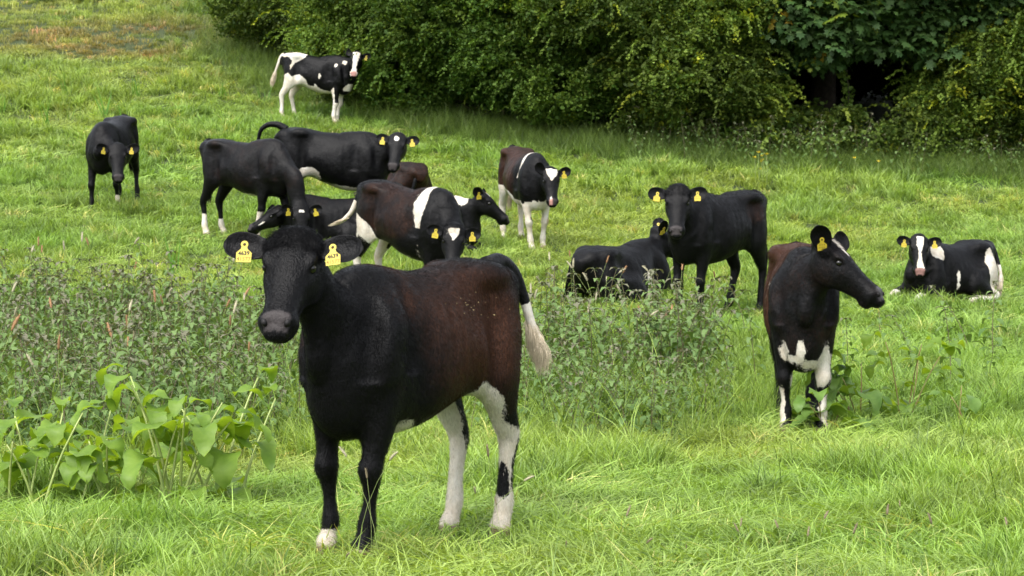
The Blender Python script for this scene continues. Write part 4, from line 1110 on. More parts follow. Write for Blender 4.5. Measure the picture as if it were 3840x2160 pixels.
def dock(px, stems, leaves, label, mat=M_DOCK, smat=M_DSTEM, seed=3, h=.55, lsz=1.0, basal=3, d=None, lean=.25, grp='dock plants'):
    rs = np.random.RandomState(seed); p = np.array(hit(*px)); root = empty('dock_plant', p); tag(root, label, 'plant', grp)
    def leaf(V, F):
        o = mobj('leaf', V, F, mat, root); return o
    for i in range(stems):
        az = rs.rand()*6.283 if i else 1.2; ln = h*(.75+.45*rs.rand()); le = lean*(.3+1.1*rs.rand()); b0 = np.array([rs.randn()*.05, rs.randn()*.05, -.02])
        pts = [b0]; dd = np.array([math.cos(az)*le, math.sin(az)*le*.6, 1.]); dd /= np.linalg.norm(dd)
        for k in range(6):
            pts.append(pts[-1]+dd*ln/6); dd = dd+np.array([math.cos(az)*.05, math.sin(az)*.05, -.02])+rs.randn(3)*.035; dd /= np.linalg.norm(dd)
        V, F = tube_geo(pts, np.linspace(.0085, .0038, 7)*(1 if smat is M_DSTEM else .75), 6); so = mobj('stem', V, F, smat, root)
        for j in range(leaves):
            t = max(.2, 1-.30*j*rs.rand()-.08*j); k = min(6, int(t*6)); a = az+2.4*j+rs.randn()*.6
            dl = np.array([math.cos(a), math.sin(a), .75+.3*rs.rand()]); L_ = (.18+.11*rs.rand())*lsz*(1 if j else .75)
            V, F = leaf_geo(pts[k], dl, (0, 0, 1), L_, L_*(.40+.16*rs.rand()), droop=1.6+1.7*rs.rand(), fold=.26, wave=.17, serr=.07, nseg=10, petiole=.30, rs=rs, shape='lance'); leaf(V, F)
    for i in range(basal):
        a = rs.rand()*6.283; dl = np.array([math.cos(a), math.sin(a), .55+.5*rs.rand()]); L_ = (.20+.10*rs.rand())*lsz
        V, F = leaf_geo((rs.randn()*.03, rs.randn()*.03, 0), dl, (0, 0, 1), L_, L_*.42, droop=1.5+rs.rand(), wave=.09, petiole=.45, rs=rs); leaf(V, F)
    return root
DK = 'dock plant with limp leaves on upright stalks, '
dock((640, 1935), 7, 3, DK+'tallest, left of the nearest heifer', seed=31, h=.60, lsz=1.05)
dock((800, 1915), 5, 3, DK+'leaning right towards the nearest heifer', seed=37, h=.62, lsz=1.05, lean=.55)
dock((360, 1940), 4, 3, DK+'lower, mid left clump', seed=33, h=.42, lsz=1.1, lean=.5)
dock((90, 1950), 5, 3, DK+'at the left edge of the picture', seed=34, h=.50, lsz=1.0, lean=.4)
dock((210, 1890), 4, 3, DK+'second from the left edge', seed=35, h=.50, lsz=1.0, lean=.45)
dock((520, 1880), 3, 3, DK+'small, between the taller two', seed=36, h=.38, lsz=1.0, lean=.4)
dock((3230, 1610), 5, 4, 'dock plant with red stems and dark leaves beside the brown-flanked cow', M_DOCKD, M_RSTEM, 41, .52, 1.0, 6, lean=.45)
dock((3400, 1600), 4, 4, 'dock plant with upright yellow-green leaves, right of the red-stemmed one', M_DOCK, M_RSTEM, 42, .52, 1.0, 5, lean=.3)
dock((3120, 1640), 3, 3, 'dock plant sprawling at the hooves of the brown-flanked cow', M_DOCKD, M_RSTEM, 43, .36, 1.0, 8, lean=.9)
dock((3620, 1650), 2, 3, 'small isolated dock plant at right beyond the red-stemmed clump', M_DOCKD, M_RSTEM, 44, .32, .8, 5, lean=.4)

# ---------------------------------------------------------------- stinging nettles
M_NET = leaf_mat('nettle_leaf', (.065, .135, .030), (.16, .24, .080), trans=.28, rough=.55, spec=.25, tintmix=0)
M_NTOP = leaf_mat('nettle_top', (.10, .15, .06), (.155, .15, .10), trans=.2, rough=.7, spec=.2, tintmix=0)
M_NSTEM = simple_mat('nettle_stem', (.14, .12, .065), rough=.7, var=.4, scale=15)
def nettle_proto(seed, hgt):
    rs = np.random.RandomState(seed)
    lean = rs.randn(2)*.10; n_ = 9; pts = []; 
    for k in range(n_+1):
        t = k/n_; pts.append(np.array([lean[0]*t*t*hgt*2, lean[1]*t*t*hgt*2, t*hgt]))
    SV, SF = tube_geo(pts, np.linspace(.0038, .0018, n_+1), 5)
    V = []; F = []; BL = []; MI = []
    def addl(Vv, Ff, b_, mi):
        o = len(V); V.extend(Vv.tolist()); F.extend([tuple(i+o for i in f) for f in Ff]); BL.extend([b_]*len(Vv)); MI.extend([mi]*len(Ff))
    az = rs.rand()*6
    for k in range(2, n_+1):
        t = k/n_; az += math.pi/2+rs.randn()*.15
        L_ = .106*(1-.50*max(0, t-.35)/.65)*(.85+.3*rs.rand())
        for s in (0, math.pi):
            a = az+s; d = np.array([math.cos(a), math.sin(a), .30+.3*t]); b_ = np.clip(.15+.75*t+rs.randn()*.15, 0, 1)
            Vv, Ff = leaf_geo(pts[k], d, (0, 0, 1), L_, L_*.50, droop=1.8, fold=.32, wave=.04, nseg=6, serr=.20, petiole=.28, rs=rs); addl(Vv, Ff, b_, 1 if t > .97 else 0)
            if t > .62:      # drooping flower strings
                for q in range(1):
                    aa = a+.8+q*.5; e = pts[k]+np.array([math.cos(aa)*.025, math.sin(aa)*.025, -.012-.01*rs.rand()])
                    Vt, Ft = tube_geo([pts[k], (pts[k]+e)/2+np.array([0, 0, .006]), e], [.0022, .003, .0015], 3); addl(Vt, Ft, rs.rand(), 1)
    for q in range(7):      # crowded purple tip
        a = rs.rand()*6.283; d = np.array([math.cos(a), math.sin(a), 1.3]); Vv, Ff = leaf_geo(pts[-1], d, (0, 0, 1), .030, .014, droop=.8, nseg=3, rs=rs); addl(Vv, Ff, rs.rand(), 1)
    return (SV, SF), (np.array(V), F, BL, MI)
NP = [nettle_proto(100+i, .46+.035*i) for i in range(6)]
NM = []
for i, ((SV, SF), (V, F, BL, MI)) in enumerate(NP):
    ms = mesh_np('nettle_stem', SV, SF); ms.materials.append(M_NSTEM)
    ml = mesh_np('nettle_foliage', V, F); ml.materials.append(M_NET); ml.materials.append(M_NTOP); attr_f(ml, 'bl', BL); ml.polygons.foreach_set('material_index', np.array(MI, dtype=np.int32))
    NM.append((ms, ml))
def nettle(x, y, k, s, rz, label, group, rs):
    o = empty('nettle', (x, y, float(ground(x, y))-.01), (rs.randn()*.10, rs.randn()*.10, rz)); o.scale = (s, s, s*(.92+.16*rs.rand()))
    tag(o, label, 'nettle', group)
    a = link(bpy.data.objects.new('stem', NM[k][0]), o); b = link(bpy.data.objects.new('foliage', NM[k][1]), o); b['kind'] = 'stuff'
    return o
def poly_world(px):
    return np.array([hit(*p)[:2] for p in px])
def in_poly(x, y, poly): return poly2(np.stack([x, y], 1), poly)
patches = [('left', poly_world([(-120, 1235), (250, 1180), (560, 1240), (800, 1215), (1080, 1330), (1180, 1500), (1130, 1760), (700, 1800), (350, 1790), (-160, 1800)]), 27, 'nettle with a purple-brown tip in the broad patch left of the nearest heifer', 'nettles in the left patch'),
           ('right', poly_world([(1990, 1370), (2250, 1330), (2450, 1330), (2680, 1400), (2790, 1520), (2700, 1640), (2350, 1700), (2060, 1720), (1800, 1700), (1750, 1500)]), 28, 'grey-green nettle in the patch between the nearest heifer and the brown-flanked cow', 'nettles in the middle patch')]
rs = np.random.RandomState(77); allp = []
for gi_, (nm, poly, dens, lab, grp) in enumerate(patches):
    lo, hi = poly.min(0), poly.max(0); n_ = int((hi-lo).prod()*dens); x = rs.uniform(lo[0], hi[0], n_); y = rs.uniform(lo[1], hi[1], n_)
    f = in_poly(x, y, poly)+(pnoise(x, y, 1.8, 9)-.5)*1.5
    k = f > 0; allp.append(np.stack([x[k], y[k], np.full(k.sum(), gi_), np.clip(f[k], 0, .5)], 1))
allp = np.concatenate(allp); allp = allp[np.argsort(allp[:, 1])]
near = allp[:300]; rest = allp[300:]
for r_ in near:
    gi_ = int(r_[2]); s = (.80+.45*rs.rand())*(.75+.5*r_[3])*(.98 if gi_ == 0 else .80)
    nettle(r_[0], r_[1], rs.randint(6), s, rs.rand()*6.283, patches[gi_][3], patches[gi_][4], rs)
if len(rest):
    pr = []
    for (SV, SF), (V, F, BL, MI) in NP:
        VV = np.vstack([V, SV]); FF = F+[tuple(i+len(V) for i in f) for f in SF]; pr.append((VV, FF, [M_NET, M_NTOP, M_NSTEM], {'bl': BL+[0.]*len(SV), 'mi': MI+[2]*len(SF)}))
    cn = proto_coll('nettle_mass', pr); n_ = len(rest)
    o = scatter('nettle_patch', np.stack([rest[:, 0], rest[:, 1], ground(rest[:, 0], rest[:, 1])-.01], 1), np.stack([rs.randn(n_)*.08, rs.randn(n_)*.08, rs.rand(n_)*6.28], 1), .85+.45*rs.rand(n_), np.ones((n_, 3)), rs.randint(0, 6, n_), cn)
    tag(o, 'farther rows of the nettle patches, seen as one mass', 'nettles', kind='stuff')
for i, (px, s, lab) in enumerate([((2480, 1170), 1.0, 'lone nettle between the hind legs and forelegs of the all-black cow') if False else ((2795, 1290), 1.25, 'single tall nettle left of the brown-flanked cow'), ((3300, 1330), 1.1, 'single nettle behind the right dock plants, below the resting blazed cow'), ((3640, 1350), 1.25, 'left one of two tall nettles at far right'), ((3725, 1370), 1.2, 'right one of two tall nettles at far right'),
    ((3560, 1500), 1.1, 'nettle right of the upright dock leaves'), ((2840, 1480), 1.0, 'nettle close to the forelegs of the brown-flanked cow'), ((3180, 1400), .95, 'low nettle right behind the brown-flanked cow'), ((3420, 1430), .95, 'low nettle behind the upright dock leaves'), ((3700, 1480), .7, 'short nettle under the two tall ones at far right')]):
    h_ = hit(*px); nettle(h_[0], h_[1], i % 6, s, i*1.3, lab, 'single nettles on the right', rs)

# ---------------------------------------------------------------- iris clumps (sword leaves)
M_IRIS = plant_mat('iris_leaf', (.07, .19, .02), (.15, .30, .05), trans=.35)
def iris(px, n_, h, label, seed, wide=.022, spread=.35):
    rs = np.random.RandomState(seed); p = np.array(hit(*px)); root = empty('iris_clump', p); tag(root, label, 'plant', 'sword-leaved iris clumps')
    for i in range(n_):
        a = rs.rand()*6.283; le = spread*rs.rand()
        V, F = leaf_geo((rs.randn()*.04, rs.randn()*.03, -.02), (math.cos(a)*le, math.sin(a)*le*.5, 1), (math.sin(a), .5, .1), h*(.65+.45*rs.rand()), wide*(.8+.5*rs.rand()), droop=.15+.75*rs.rand()**2, fold=.15, wave=0, nseg=7, petiole=0, rs=rs, shape='sword')
        mobj('leaf', V, F, M_IRIS, root)
IC = 'clump of upright sword leaves '
for a in [((250, 372), 5, .62, IC+'highest at far left', 1), ((515, 372), 7, .55, IC+'nearest the top above the walking cow', 2), ((400, 445), 4, .60, IC+'directly above the walking cow', 3), ((175, 482), 6, .60, IC+'at left, left of the walking cow', 4),
          ((275, 468), 4, .35, IC+'short, between two taller ones at left', 5), ((830, 372), 5, .38, IC+'left of the white-faced calf', 6), ((985, 390), 5, .42, IC+'at the hind feet of the white-faced calf', 7), ((440, 455), 3, .35, IC+'short, just above the walking cow', 8)]: iris(*a)
iris((650, 1055), 5, .58, IC+'tall and bright, left of the nearest heifer\'s ear', 9, .026, .25)
iris((1290, 915), 3, .42, IC+'in front of the black cow lying among the herd', 10, .024, .2)
iris((1610, 1060), 3, .40, IC+'rising behind the back of the nearest heifer', 11, .024, .3)
iris((10, 430), 6, .35, IC+'cut by the left edge', 12, .02, .4)
iris((1765, 470), 5, .28, 'low clump of broad pale leaves lying at the hedge foot', 13, .05, 1.6)

# ---------------------------------------------------------------- flowering grass stalks
M_STALK = simple_mat('stalk', (.22, .28, .09), rough=.6); 
M_HD = [simple_mat('seed_head_brown', (.20, .165, .10), rough=.85, var=.4, scale=120), simple_mat('seed_head_orange', (.30, .17, .085), rough=.85, var=.3, scale=120), simple_mat('seed_head_pale', (.36, .33, .22), rough=.85, var=.3, scale=120)]
def stalk_meshes(seed, hm, ht=.045):
    rs = np.random.RandomState(seed); b = rs.randn(2)*.09; P = [np.array([b[0]*t*t, b[1]*t*t, t*.5]) for t in np.linspace(0, 1, 6)]
    d = P[-1]-P[-2]; d /= np.linalg.norm(d)
    V, F = tube_geo(P, np.linspace(.0016, .001, 6), 4); ms = mesh_np('stem', V, F); ms.materials.append(M_STALK)
    ts = np.linspace(0, 1, 9); V, F = tube_geo([P[-1]+d*ht*t+np.array([b[0], b[1], 0])*.08*t*t for t in ts], [.0012+.0048*math.sin(math.pi*min(1, .06+t*.92))**.6*(.85+.3*rs.rand()) for t in ts], 7)
    # bristles
    V = list(V); F = list(F)
    for _ in range(70):
        t = rs.rand(); a = rs.rand()*6.283; c = P[-1]+d*ht*t; o = np.array([math.cos(a), math.sin(a), .3]); i0 = len(V)
        V += [c+o*.003, c+o*.003+np.array([0, 0, .0015]), c+o*.0095+np.array([0, 0, .004])]; F.append((i0, i0+1, i0+2))
    mh = mesh_np('seed_head', np.array(V), F); mh.materials.append(hm)
    return ms, mh
SM = [[stalk_meshes(200+i+10*k, M_HD[k], .05+.012*(i % 2)) for i in range(4)] for k in range(3)]
def stalk(x, y, k, i, s, label, group, rs, tilt=.15):
    o = empty('grass_stalk', (x, y, float(ground(x, y))), (rs.randn()*tilt, rs.randn()*tilt, rs.rand()*6.28)); o.scale = (s, s, s); tag(o, label, 'grass', group)
    link(bpy.data.objects.new('stem', SM[k][i][0]), o); link(bpy.data.objects.new('seed_head', SM[k][i][1]), o)
rs = np.random.RandomState(91)
fx = [(1345, 2150, .95), (1390, 2140, .7), (1720, 2120, .85), (1850, 2100, .9), (1790, 2160, .7), (1880, 2155, .55), (1420, 2155, .9), (2270, 2290, .7), (2330, 2330, .6), (2880, 2290, .6), (2950, 2320, .62), (3010, 2330, .6), (3070, 2300, .65), (3130, 2350, .7), (3330, 2330, .75), (3560, 2330, .72), (3730, 2300, .6), (2760, 2260, .55), (2100, 2240, .4), (3420, 2100, .45), (1240, 2330, .55), (2560, 2240, .35)]
for i, (px, py, h) in enumerate(fx):
    x, y, _ = hit(px, py); stalk(x, y, 0 if i > 6 else (0 if i % 2 else 2), i % 4, h*.95, 'foxtail grass stalk with a brown bristly seed head in the foreground grass', 'foxtail stalks in the foreground', rs)
pl = patches[0][1]; lo, hi = pl.min(0), pl.max(0); c_ = 0
while c_ < 44:
    x = rs.uniform(lo[0]-.3, hi[0]+.2); y = rs.uniform(lo[1]-.5, hi[1]+1.5)
    if in_poly(np.array([x]), np.array([y]), pl)[0] < -.5: continue
    k = 1 if rs.rand() < .5 else 2; stalk(x, y, k, rs.randint(4), 1.15+.4*rs.rand(), ('orange' if k == 1 else 'pale')+' seed head standing above the left nettle patch', ('orange' if k == 1 else 'pale')+' seed heads over the left nettles', rs); c_ += 1
for i in range(24):
    x, y, _ = hit(rs.uniform(1960, 2700), rs.uniform(1180, 1500)); k = rs.choice([1, 2]); stalk(x, y, k, rs.randint(4), 1.0+.35*rs.rand(), ('orange' if k == 1 else 'pale')+' seed head standing above the middle nettle patch', ('orange' if k == 1 else 'pale')+' seed heads over the middle nettles', rs, .25)

# ---------------------------------------------------------------- buttercups
M_PETAL = simple_mat('buttercup_petal', (.85, .62, .02), rough=.3, spec=.6)
def bc_meshes():
    V, F = tube_geo([(0, 0, 0), (.01, 0, .12), (.0, .01, .26)], [.0022, .0018, .0014], 4); ms = mesh_np('stem', V, F); ms.materials.append(M_STALK)
    vv = [(0, .01, .262)]; ff = []
    for i in range(5):
        a = i*1.2566; i0 = len(vv)
        for da, r, z in ((-.5, .014, .270), (0, .023, .278), (.5, .014, .270)): vv.append((r*math.cos(a+da), .01+r*math.sin(a+da), z))
        ff += [(0, i0, i0+1), (0, i0+1, i0+2)]
    mf = mesh_np('flower', np.array(vv), ff, False); mf.materials.append(M_PETAL); return ms, mf
BM = bc_meshes(); rs = np.random.RandomState(5)
for i, (px, py, s) in enumerate([(2830, 650, 1.3), (2850, 648, 1.5), (2862, 655, 1.2), (2872, 662, 1.6), (2868, 640, 1.1), (2842, 668, 1.0), (2880, 650, 1.4), (3220, 640, 1.2), (3285, 655, 1.2), (3105, 560, 1.3), (3182, 565, 1.3), (3200, 585, 1.2), (240, 240, 1.2), (252, 262, 1.2), (478, 300, 1.0), (2450, 1170, .8), (3000, 1000, .9), (1700, 1200, .8)]):
    x, y, z = hit(px, py+ (50 if i < 12 else 10)); o = empty('buttercup', (x, y, z), (rs.randn()*.1, rs.randn()*.1, rs.rand()*6)); o.scale = (s*1.25,)*3
    far = i >= 12
    tag(o, 'yellow buttercup in the grass near the foot of the hedge' if not far else 'yellow buttercup scattered in the open meadow grass', 'flower', 'buttercups by the hedge' if not far else 'scattered buttercups')
    link(bpy.data.objects.new('stem', BM[0]), o); link(bpy.data.objects.new('flower', BM[1]), o)
# tall loose grass standing up among the nettles and the dock stalks
g_tall = proto_coll('grass_tall', [(lambda r_: (r_[0], r_[1], [M_GRASS], {'bl': r_[2]}))(blades(np.random.RandomState(600+i), 16, .30, .62, 3, 26, .09, 0, 9, .0050, bend=.8, segs=5)) for i in range(4)])
rs = np.random.RandomState(15); PX = []
for nm, poly, dens, lab, grp in patches:
    lo, hi = poly.min(0)-.3, poly.max(0)+.3; n_ = int((hi-lo).prod()*16); x = rs.uniform(lo[0], hi[0], n_); y = rs.uniform(lo[1], hi[1], n_); k = in_poly(x, y, poly) > -.35; PX.append(np.stack([x[k], y[k]], 1))
PX = np.concatenate(PX); n_ = len(PX)
tag(scatter('tall_grass', np.stack([PX[:, 0], PX[:, 1], ground(PX[:, 0], PX[:, 1])], 1), np.stack([rs.randn(n_)*.1, rs.randn(n_)*.1, rs.rand(n_)*6.28], 1), .7+.45*rs.rand(n_), np.array([.9, 1.0, .7])*(.7+.5*rs.rand(n_, 1)), rs.randint(0, 4, n_), g_tall), 'tall loose grass growing up through the nettle patches', 'grass', kind='stuff')
# ================================================================ HEDGE AND TREES
def twig_proto(seed, n_, R_, size, lobed, flat=.55, matl=None):
    rs = np.random.RandomState(seed); V = []; F = []; BL = []
    for _ in range(n_):
        c = rs.randn(3); c /= np.linalg.norm(c); c = c*R_*rs.rand()**.45; c[2] *= flat
        nrm = np.array([c[0]*.6, c[1]*.6, 1.0*rs.rand()+.15])+rs.randn(3)*.45; nrm /= np.linalg.norm(nrm)
        u = np.cross(nrm, rs.randn(3)); u /= np.linalg.norm(u); v = np.cross(nrm, u); s = size*(.65+.6*rs.rand()); i0 = len(V); b_ = rs.rand()
        if lobed == 0:      # small notched leaf, 6 points and a fold
            pts = [(0, -.5, 0), (.34, -.12, .10), (.26, .08, .05), (.36, .30, .12), (0, .52, 0), (-.36, .30, .12), (-.26, .08, .05), (-.34, -.12, .10)]
            for a, b, h in pts: V.append(c+(u*a+v*b+nrm*h*.8)*s)
            F += [(i0, i0+1, i0+2, i0+4), (i0+2, i0+3, i0+4), (i0, i0+4, i0+6, i0+7), (i0+4, i0+5, i0+6)]
        BL += [b_]*(len(V)-i0)
    return (np.array(V), F, [matl], {'bl': BL})
def syc_leaf(c, u, v, nrm, s):
    pts = []
    for k, (a, r) in enumerate([(-90, .12), (-55, .42), (-35, .28), (-8, .62), (15, .36), (40, .62), (62, .38), (90, .72)]): pts.append((math.cos(rad(a))*r, math.sin(rad(a))*r, .10 if r > .4 else 0))
    full = pts+[(-x, y, z) for x, y, z in pts[-2::-1]][:-1]
    return [c+(u*a+v*b-nrm*h*(a*a+b*b)*1.2)*s for a, b, h in full]
def syc_proto(seed, n_, R_, size, matl):
    rs = np.random.RandomState(seed); V = []; F = []; BL = []
    for k in range(n_):
        a = k*2.4+rs.rand(); r = R_*math.sqrt((k+.5)/n_); c = np.array([r*math.cos(a), r*math.sin(a), .10*(1-r/R_)-.06*rs.rand()])
        out_ = np.array([math.cos(a), math.sin(a), -.75-.5*rs.rand()]); nrm = np.array([math.cos(a)*.75, math.sin(a)*.75, .8+.3*rs.rand()])+rs.randn(3)*.15; nrm /= np.linalg.norm(nrm)
        v = out_-nrm*(out_@nrm); v /= np.linalg.norm(v); u = np.cross(v, nrm); s = size*(.7+.5*rs.rand()); i0 = len(V)
        P_ = syc_leaf(c, u, v, nrm, s); V += P_+[c+v*.1*s]; m_ = len(P_); b_ = rs.rand()*.8 if k > 1 else .95
        F += [(i0+j, i0+(j+1) % m_, i0+m_) for j in range(m_)]; BL += [b_]*(m_+1)
    return (np.array(V), F, [matl], {'bl': BL})
M_HAW = leaf_mat('hawthorn_leaf', (.038, .082, .012), (.115, .165, .028), trans=.3, rough=.6, spec=.2)
M_SYC = leaf_mat('sycamore_leaf', (.024, .060, .014), (.070, .125, .030), trans=.25, rough=.55, spec=.22)
M_BARK = simple_mat('bark', (.055, .045, .035), rough=.9, var=.4, scale=14, bump=.6)
M_TWIG = simple_mat('bare_twig', (.28, .23, .17), rough=.8, var=.3, scale=10)
M_DEAD = simple_mat('dead_twig', (.40, .24, .10), rough=.8, var=.3, scale=10)
def shoot_proto(seed, matl, size):
    rs = np.random.RandomState(seed); V = []; F = []; BL = []; p = np.zeros(3); d = np.array([.25, .0, 1.]); d /= np.linalg.norm(d); pts = [p.copy()]
    for k in range(12): p = p+d*.058; pts.append(p.copy()); d = d+np.array([.10+.05*rs.rand(), rs.randn()*.06, -.10-.05*rs.rand()]); d /= np.linalg.norm(d)
    for k, q in enumerate(pts):
        for j in range(3):
            a, b, _, _ = twig_proto(int(rs.randint(1e6)), 1, .035, size*(1.1-.4*k/12), 0, matl=matl); o = len(V); V += (a+q).tolist(); F += [tuple(i+o for i in f) for f in b]; BL += [min(1, .35+.5*k/12+.2*rs.rand())]*len(a)
    tv, tf = tube_geo(pts, np.linspace(.005, .0015, 13), 3); o = len(V); V += tv.tolist(); F += [tuple(i+o for i in f) for f in tf]; BL += [0.]*len(tv)
    return (np.array(V), F, [matl], {'bl': BL})
C_HAW = proto_coll('hawthorn_twigs', [twig_proto(300+i, 34, .17, .040+.006*i, 0, matl=M_HAW) for i in range(5)]+[shoot_proto(380+i, M_HAW, .055) for i in range(3)])
C_BRM = proto_coll('bramble_twigs', [twig_proto(320+i, 24, .20, .060+.009*i, 0, matl=M_HAW) for i in range(5)]+[shoot_proto(390+i, M_HAW, .075) for i in range(3)])
C_SYC = proto_coll('sycamore_sprays', [syc_proto(340+i, 14, .26, .125, M_SYC) for i in range(5)])

def crown_points(rs, blobs, dens, front=True):
    P = []; Nn = []; B = []
    for bi, (c, r) in enumerate(blobs):
        c = np.array(c); r = np.array(r); n_ = int(dens*4*math.pi*(np.prod(r)**(2/3))); d = rs.randn(n_, 3); d /= np.linalg.norm(d, axis=1)[:, None]
        if front: d = d[(d[:, 1] < .35)]
        rr = 1-.30*rs.rand(len(d))**1.6; lump = .88+.26*fbm(d[:, 0]*2.2+bi*3.3, d[:, 1]*2.2, d[:, 2]*2.2+bi, o=2)
        p = c+d*r*(rr*lump)[:, None]; P.append(p); Nn.append(d); B.append(np.full(len(d), bi))
    return np.concatenate(P), np.concatenate(Nn), np.concatenate(B)

def sticks(rs, base, tips, r0, mat, name, parent, wob=.12):
    V = []; F = []
    for tp in tips:
        tp = np.array(tp); P_ = [np.array(base)+(tp-np.array(base))*t+rs.randn(3)*wob*math.sin(math.pi*t) for t in np.linspace(0, 1, 6)]
        v, f = tube_geo(P_, np.linspace(r0, r0*.25, 6), 5); o = len(V); V.extend(v.tolist()); F.extend([tuple(i+o for i in q) for q in f])
    return mobj(name, np.array(V), F, mat, parent)

def bush(name, x, y, w_, dp, h, label, cat, seed, coll, tint, dens=46, size=1.0, nb=22, grp=None, zlo=.05, sub=(.34, .55), front=True, trunk=True, yellow=.10, scl=1.0):
    rs = np.random.RandomState(seed); z0 = float(ground(x, y)); root = empty(name, (x, y, z0)); tag(root, label, cat, grp)
    blobs = []
    for i in range(nb):
        a = rs.uniform(-math.pi, 0) if rs.rand() < .8 else rs.uniform(0, math.pi); e = rs.rand()
        rad_ = 1-.25*e**2; s_ = rs.uniform(*sub)*min(w_, h/2)
        cx = math.cos(a)*w_*.72*rad_; cy = math.sin(a)*dp*.62*rad_; cz = zlo*h+s_*.6+(h-s_*.9)*e*(1-.12*rs.rand())
        blobs.append(((cx, cy, cz), (s_*(.9+.4*rs.rand()), s_*(.8+.3*rs.rand()), s_*(.65+.3*rs.rand()))))
    P, Nn, B = crown_points(rs, blobs, dens, front)
    hole = fbm((P[:, 0]+x)*2.1, P[:, 1]*2.1, P[:, 2]*2.4+seed, o=3)
    gz = ground(P[:, 0]+x, P[:, 1]+y)-z0; k = (P[:, 2] > gz+.05) & ((hole > .43) | (rs.rand(len(P)) < .12)); P = P[k]; Nn = Nn[k]; B = B[k]
    n_ = len(P); t = np.array(tint); bv = np.array([rs.uniform(.60, 1.4) for _ in range(nb)])[B]; yl = (np.array([rs.rand() for _ in range(nb)])[B] < .25)
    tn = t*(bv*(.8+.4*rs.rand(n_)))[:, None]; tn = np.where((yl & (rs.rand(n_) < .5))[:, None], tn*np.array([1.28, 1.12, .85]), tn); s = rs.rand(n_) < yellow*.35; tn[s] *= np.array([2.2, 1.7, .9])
    rot = np.stack([-Nn[:, 1]*-.5+rs.randn(n_)*.3, Nn[:, 0]*.5+rs.randn(n_)*.3, rs.rand(n_)*6.283], 1)
    ix = np.where(rs.rand(n_) < .085, rs.randint(5, 8, n_), rs.randint(0, 5, n_)); sh = ix >= 5; az_ = np.arctan2(Nn[:, 1], Nn[:, 0])+rs.randn(n_)*.5
    rot[sh] = np.stack([rs.randn(sh.sum())*.3, .25+rs.rand(sh.sum())*.7, az_[sh]], 1)
    o = scatter('foliage', P, rot, size*(.75+.5*rs.rand(n_)), tn, ix, coll, root); o['kind'] = 'stuff'
    if trunk:
        tips = [np.array(b[0])+rs.randn(3)*.1 for b in blobs[:12]]; sticks(rs, (0, .15*dp, -.1), tips, .035, M_BARK, 'branches', root)
    return root, blobs

def hl(px):     # point on the hedge line below photograph column px
    u = [p[0] for p in HL_PX][::-1]; i = np.searchsorted(u, px); X_ = HLINE[::-1]; i = min(max(i, 1), len(u)-1); t = (px-u[i-1])/(u[i]-u[i-1]); return X_[i-1]*(1-t)+X_[i]*t
HB = 'hedge bushes'
W1 = (.95, 1.0, .8); 
# left: bramble and scrub climbing the bank behind the white-faced calf
for i, (px, off, w_, dp, h, coll, tint, lab, cat, nm) in enumerate([
    (800, 1.6, 2.4, 1.6, 1.3, C_BRM, (1.35, 1.25, 1.5), 'pale bramble scrub at the top left end of the hedge', 'bramble', 'bramble_thicket'),
    (950, 2.0, 2.3, 1.7, 2.0, C_BRM, (1.25, 1.2, 1.3), 'grey-green bramble bank above and left of the white-faced calf', 'bramble', 'bramble_thicket'),
    (1120, 1.9, 1.9, 1.6, 2.5, C_BRM, (1.1, 1.1, 1.1), 'bramble thicket behind the rump of the white-faced calf', 'bramble', 'bramble_thicket'),
    (1420, 2.4, 1.4, 1.2, 3.3, C_HAW, (1.05, 1.05, .9), 'hawthorn bush right behind the head of the white-faced calf', 'bush', 'hawthorn_bush'),
    (1560, 1.5, 1.7, 1.5, 4.2, C_HAW, (.95, 1.0, .8), 'hawthorn bush second to the right of the white-faced calf', 'bush', 'hawthorn_bush'),
    (1810, 1.5, 1.8, 1.5, 4.6, C_HAW, (.80, .95, .8), 'hawthorn bush above the low pale clump at the hedge foot', 'bush', 'hawthorn_bush'),
    (2070, 1.4, 1.7, 1.4, 4.6, C_HAW, (.78, .92, .75), 'hawthorn bush straight above the white-legged brown-black cow', 'bush', 'hawthorn_bush'),
    (2340, 1.3, 1.7, 1.4, 4.5, C_HAW, (1.0, 1.05, .9), 'bright hawthorn bush below the bare twigs at the top', 'bush', 'hawthorn_bush'),
    (2590, 1.2, 1.25, 1.3, 2.5, C_HAW, (1.02, 1.0, .85), 'hawthorn bush just left of the dark hollow', 'bush', 'hawthorn_bush')]):
    c = hl(px); nn = np.array([.0, 1.]) if px > 1300 else np.array([.75, .65])
    off -= (1.15 if px > 1700 else (.45 if px > 1500 else .0)); bush(nm, c[0]+nn[0]*off, c[1]+nn[1]*off, w_, dp, h, lab, cat, 400+i, coll, tint, grp=HB, dens=58, nb=34 if h > 3 else 24)
# rows added behind to block light; dark tints paint the hollow's shade
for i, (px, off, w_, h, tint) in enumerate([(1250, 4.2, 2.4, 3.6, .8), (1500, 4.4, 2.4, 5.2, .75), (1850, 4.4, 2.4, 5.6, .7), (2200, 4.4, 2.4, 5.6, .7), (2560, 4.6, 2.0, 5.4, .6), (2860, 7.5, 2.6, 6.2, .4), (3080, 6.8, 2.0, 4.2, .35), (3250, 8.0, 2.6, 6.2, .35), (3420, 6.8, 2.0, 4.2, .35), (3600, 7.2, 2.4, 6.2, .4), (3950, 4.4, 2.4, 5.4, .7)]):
    c = hl(px); off -= .6; bush('hawthorn_bush', c[0], c[1]+off, w_, 1.3, h, 'added backing bush behind the hedge, tinted dark to stand for shade in the gaps', 'bush', 450+i, C_HAW, (tint, tint, tint*.9), grp='added rear bushes of the hedge', dens=44, nb=30, sub=(.40, .6), size=1.15)
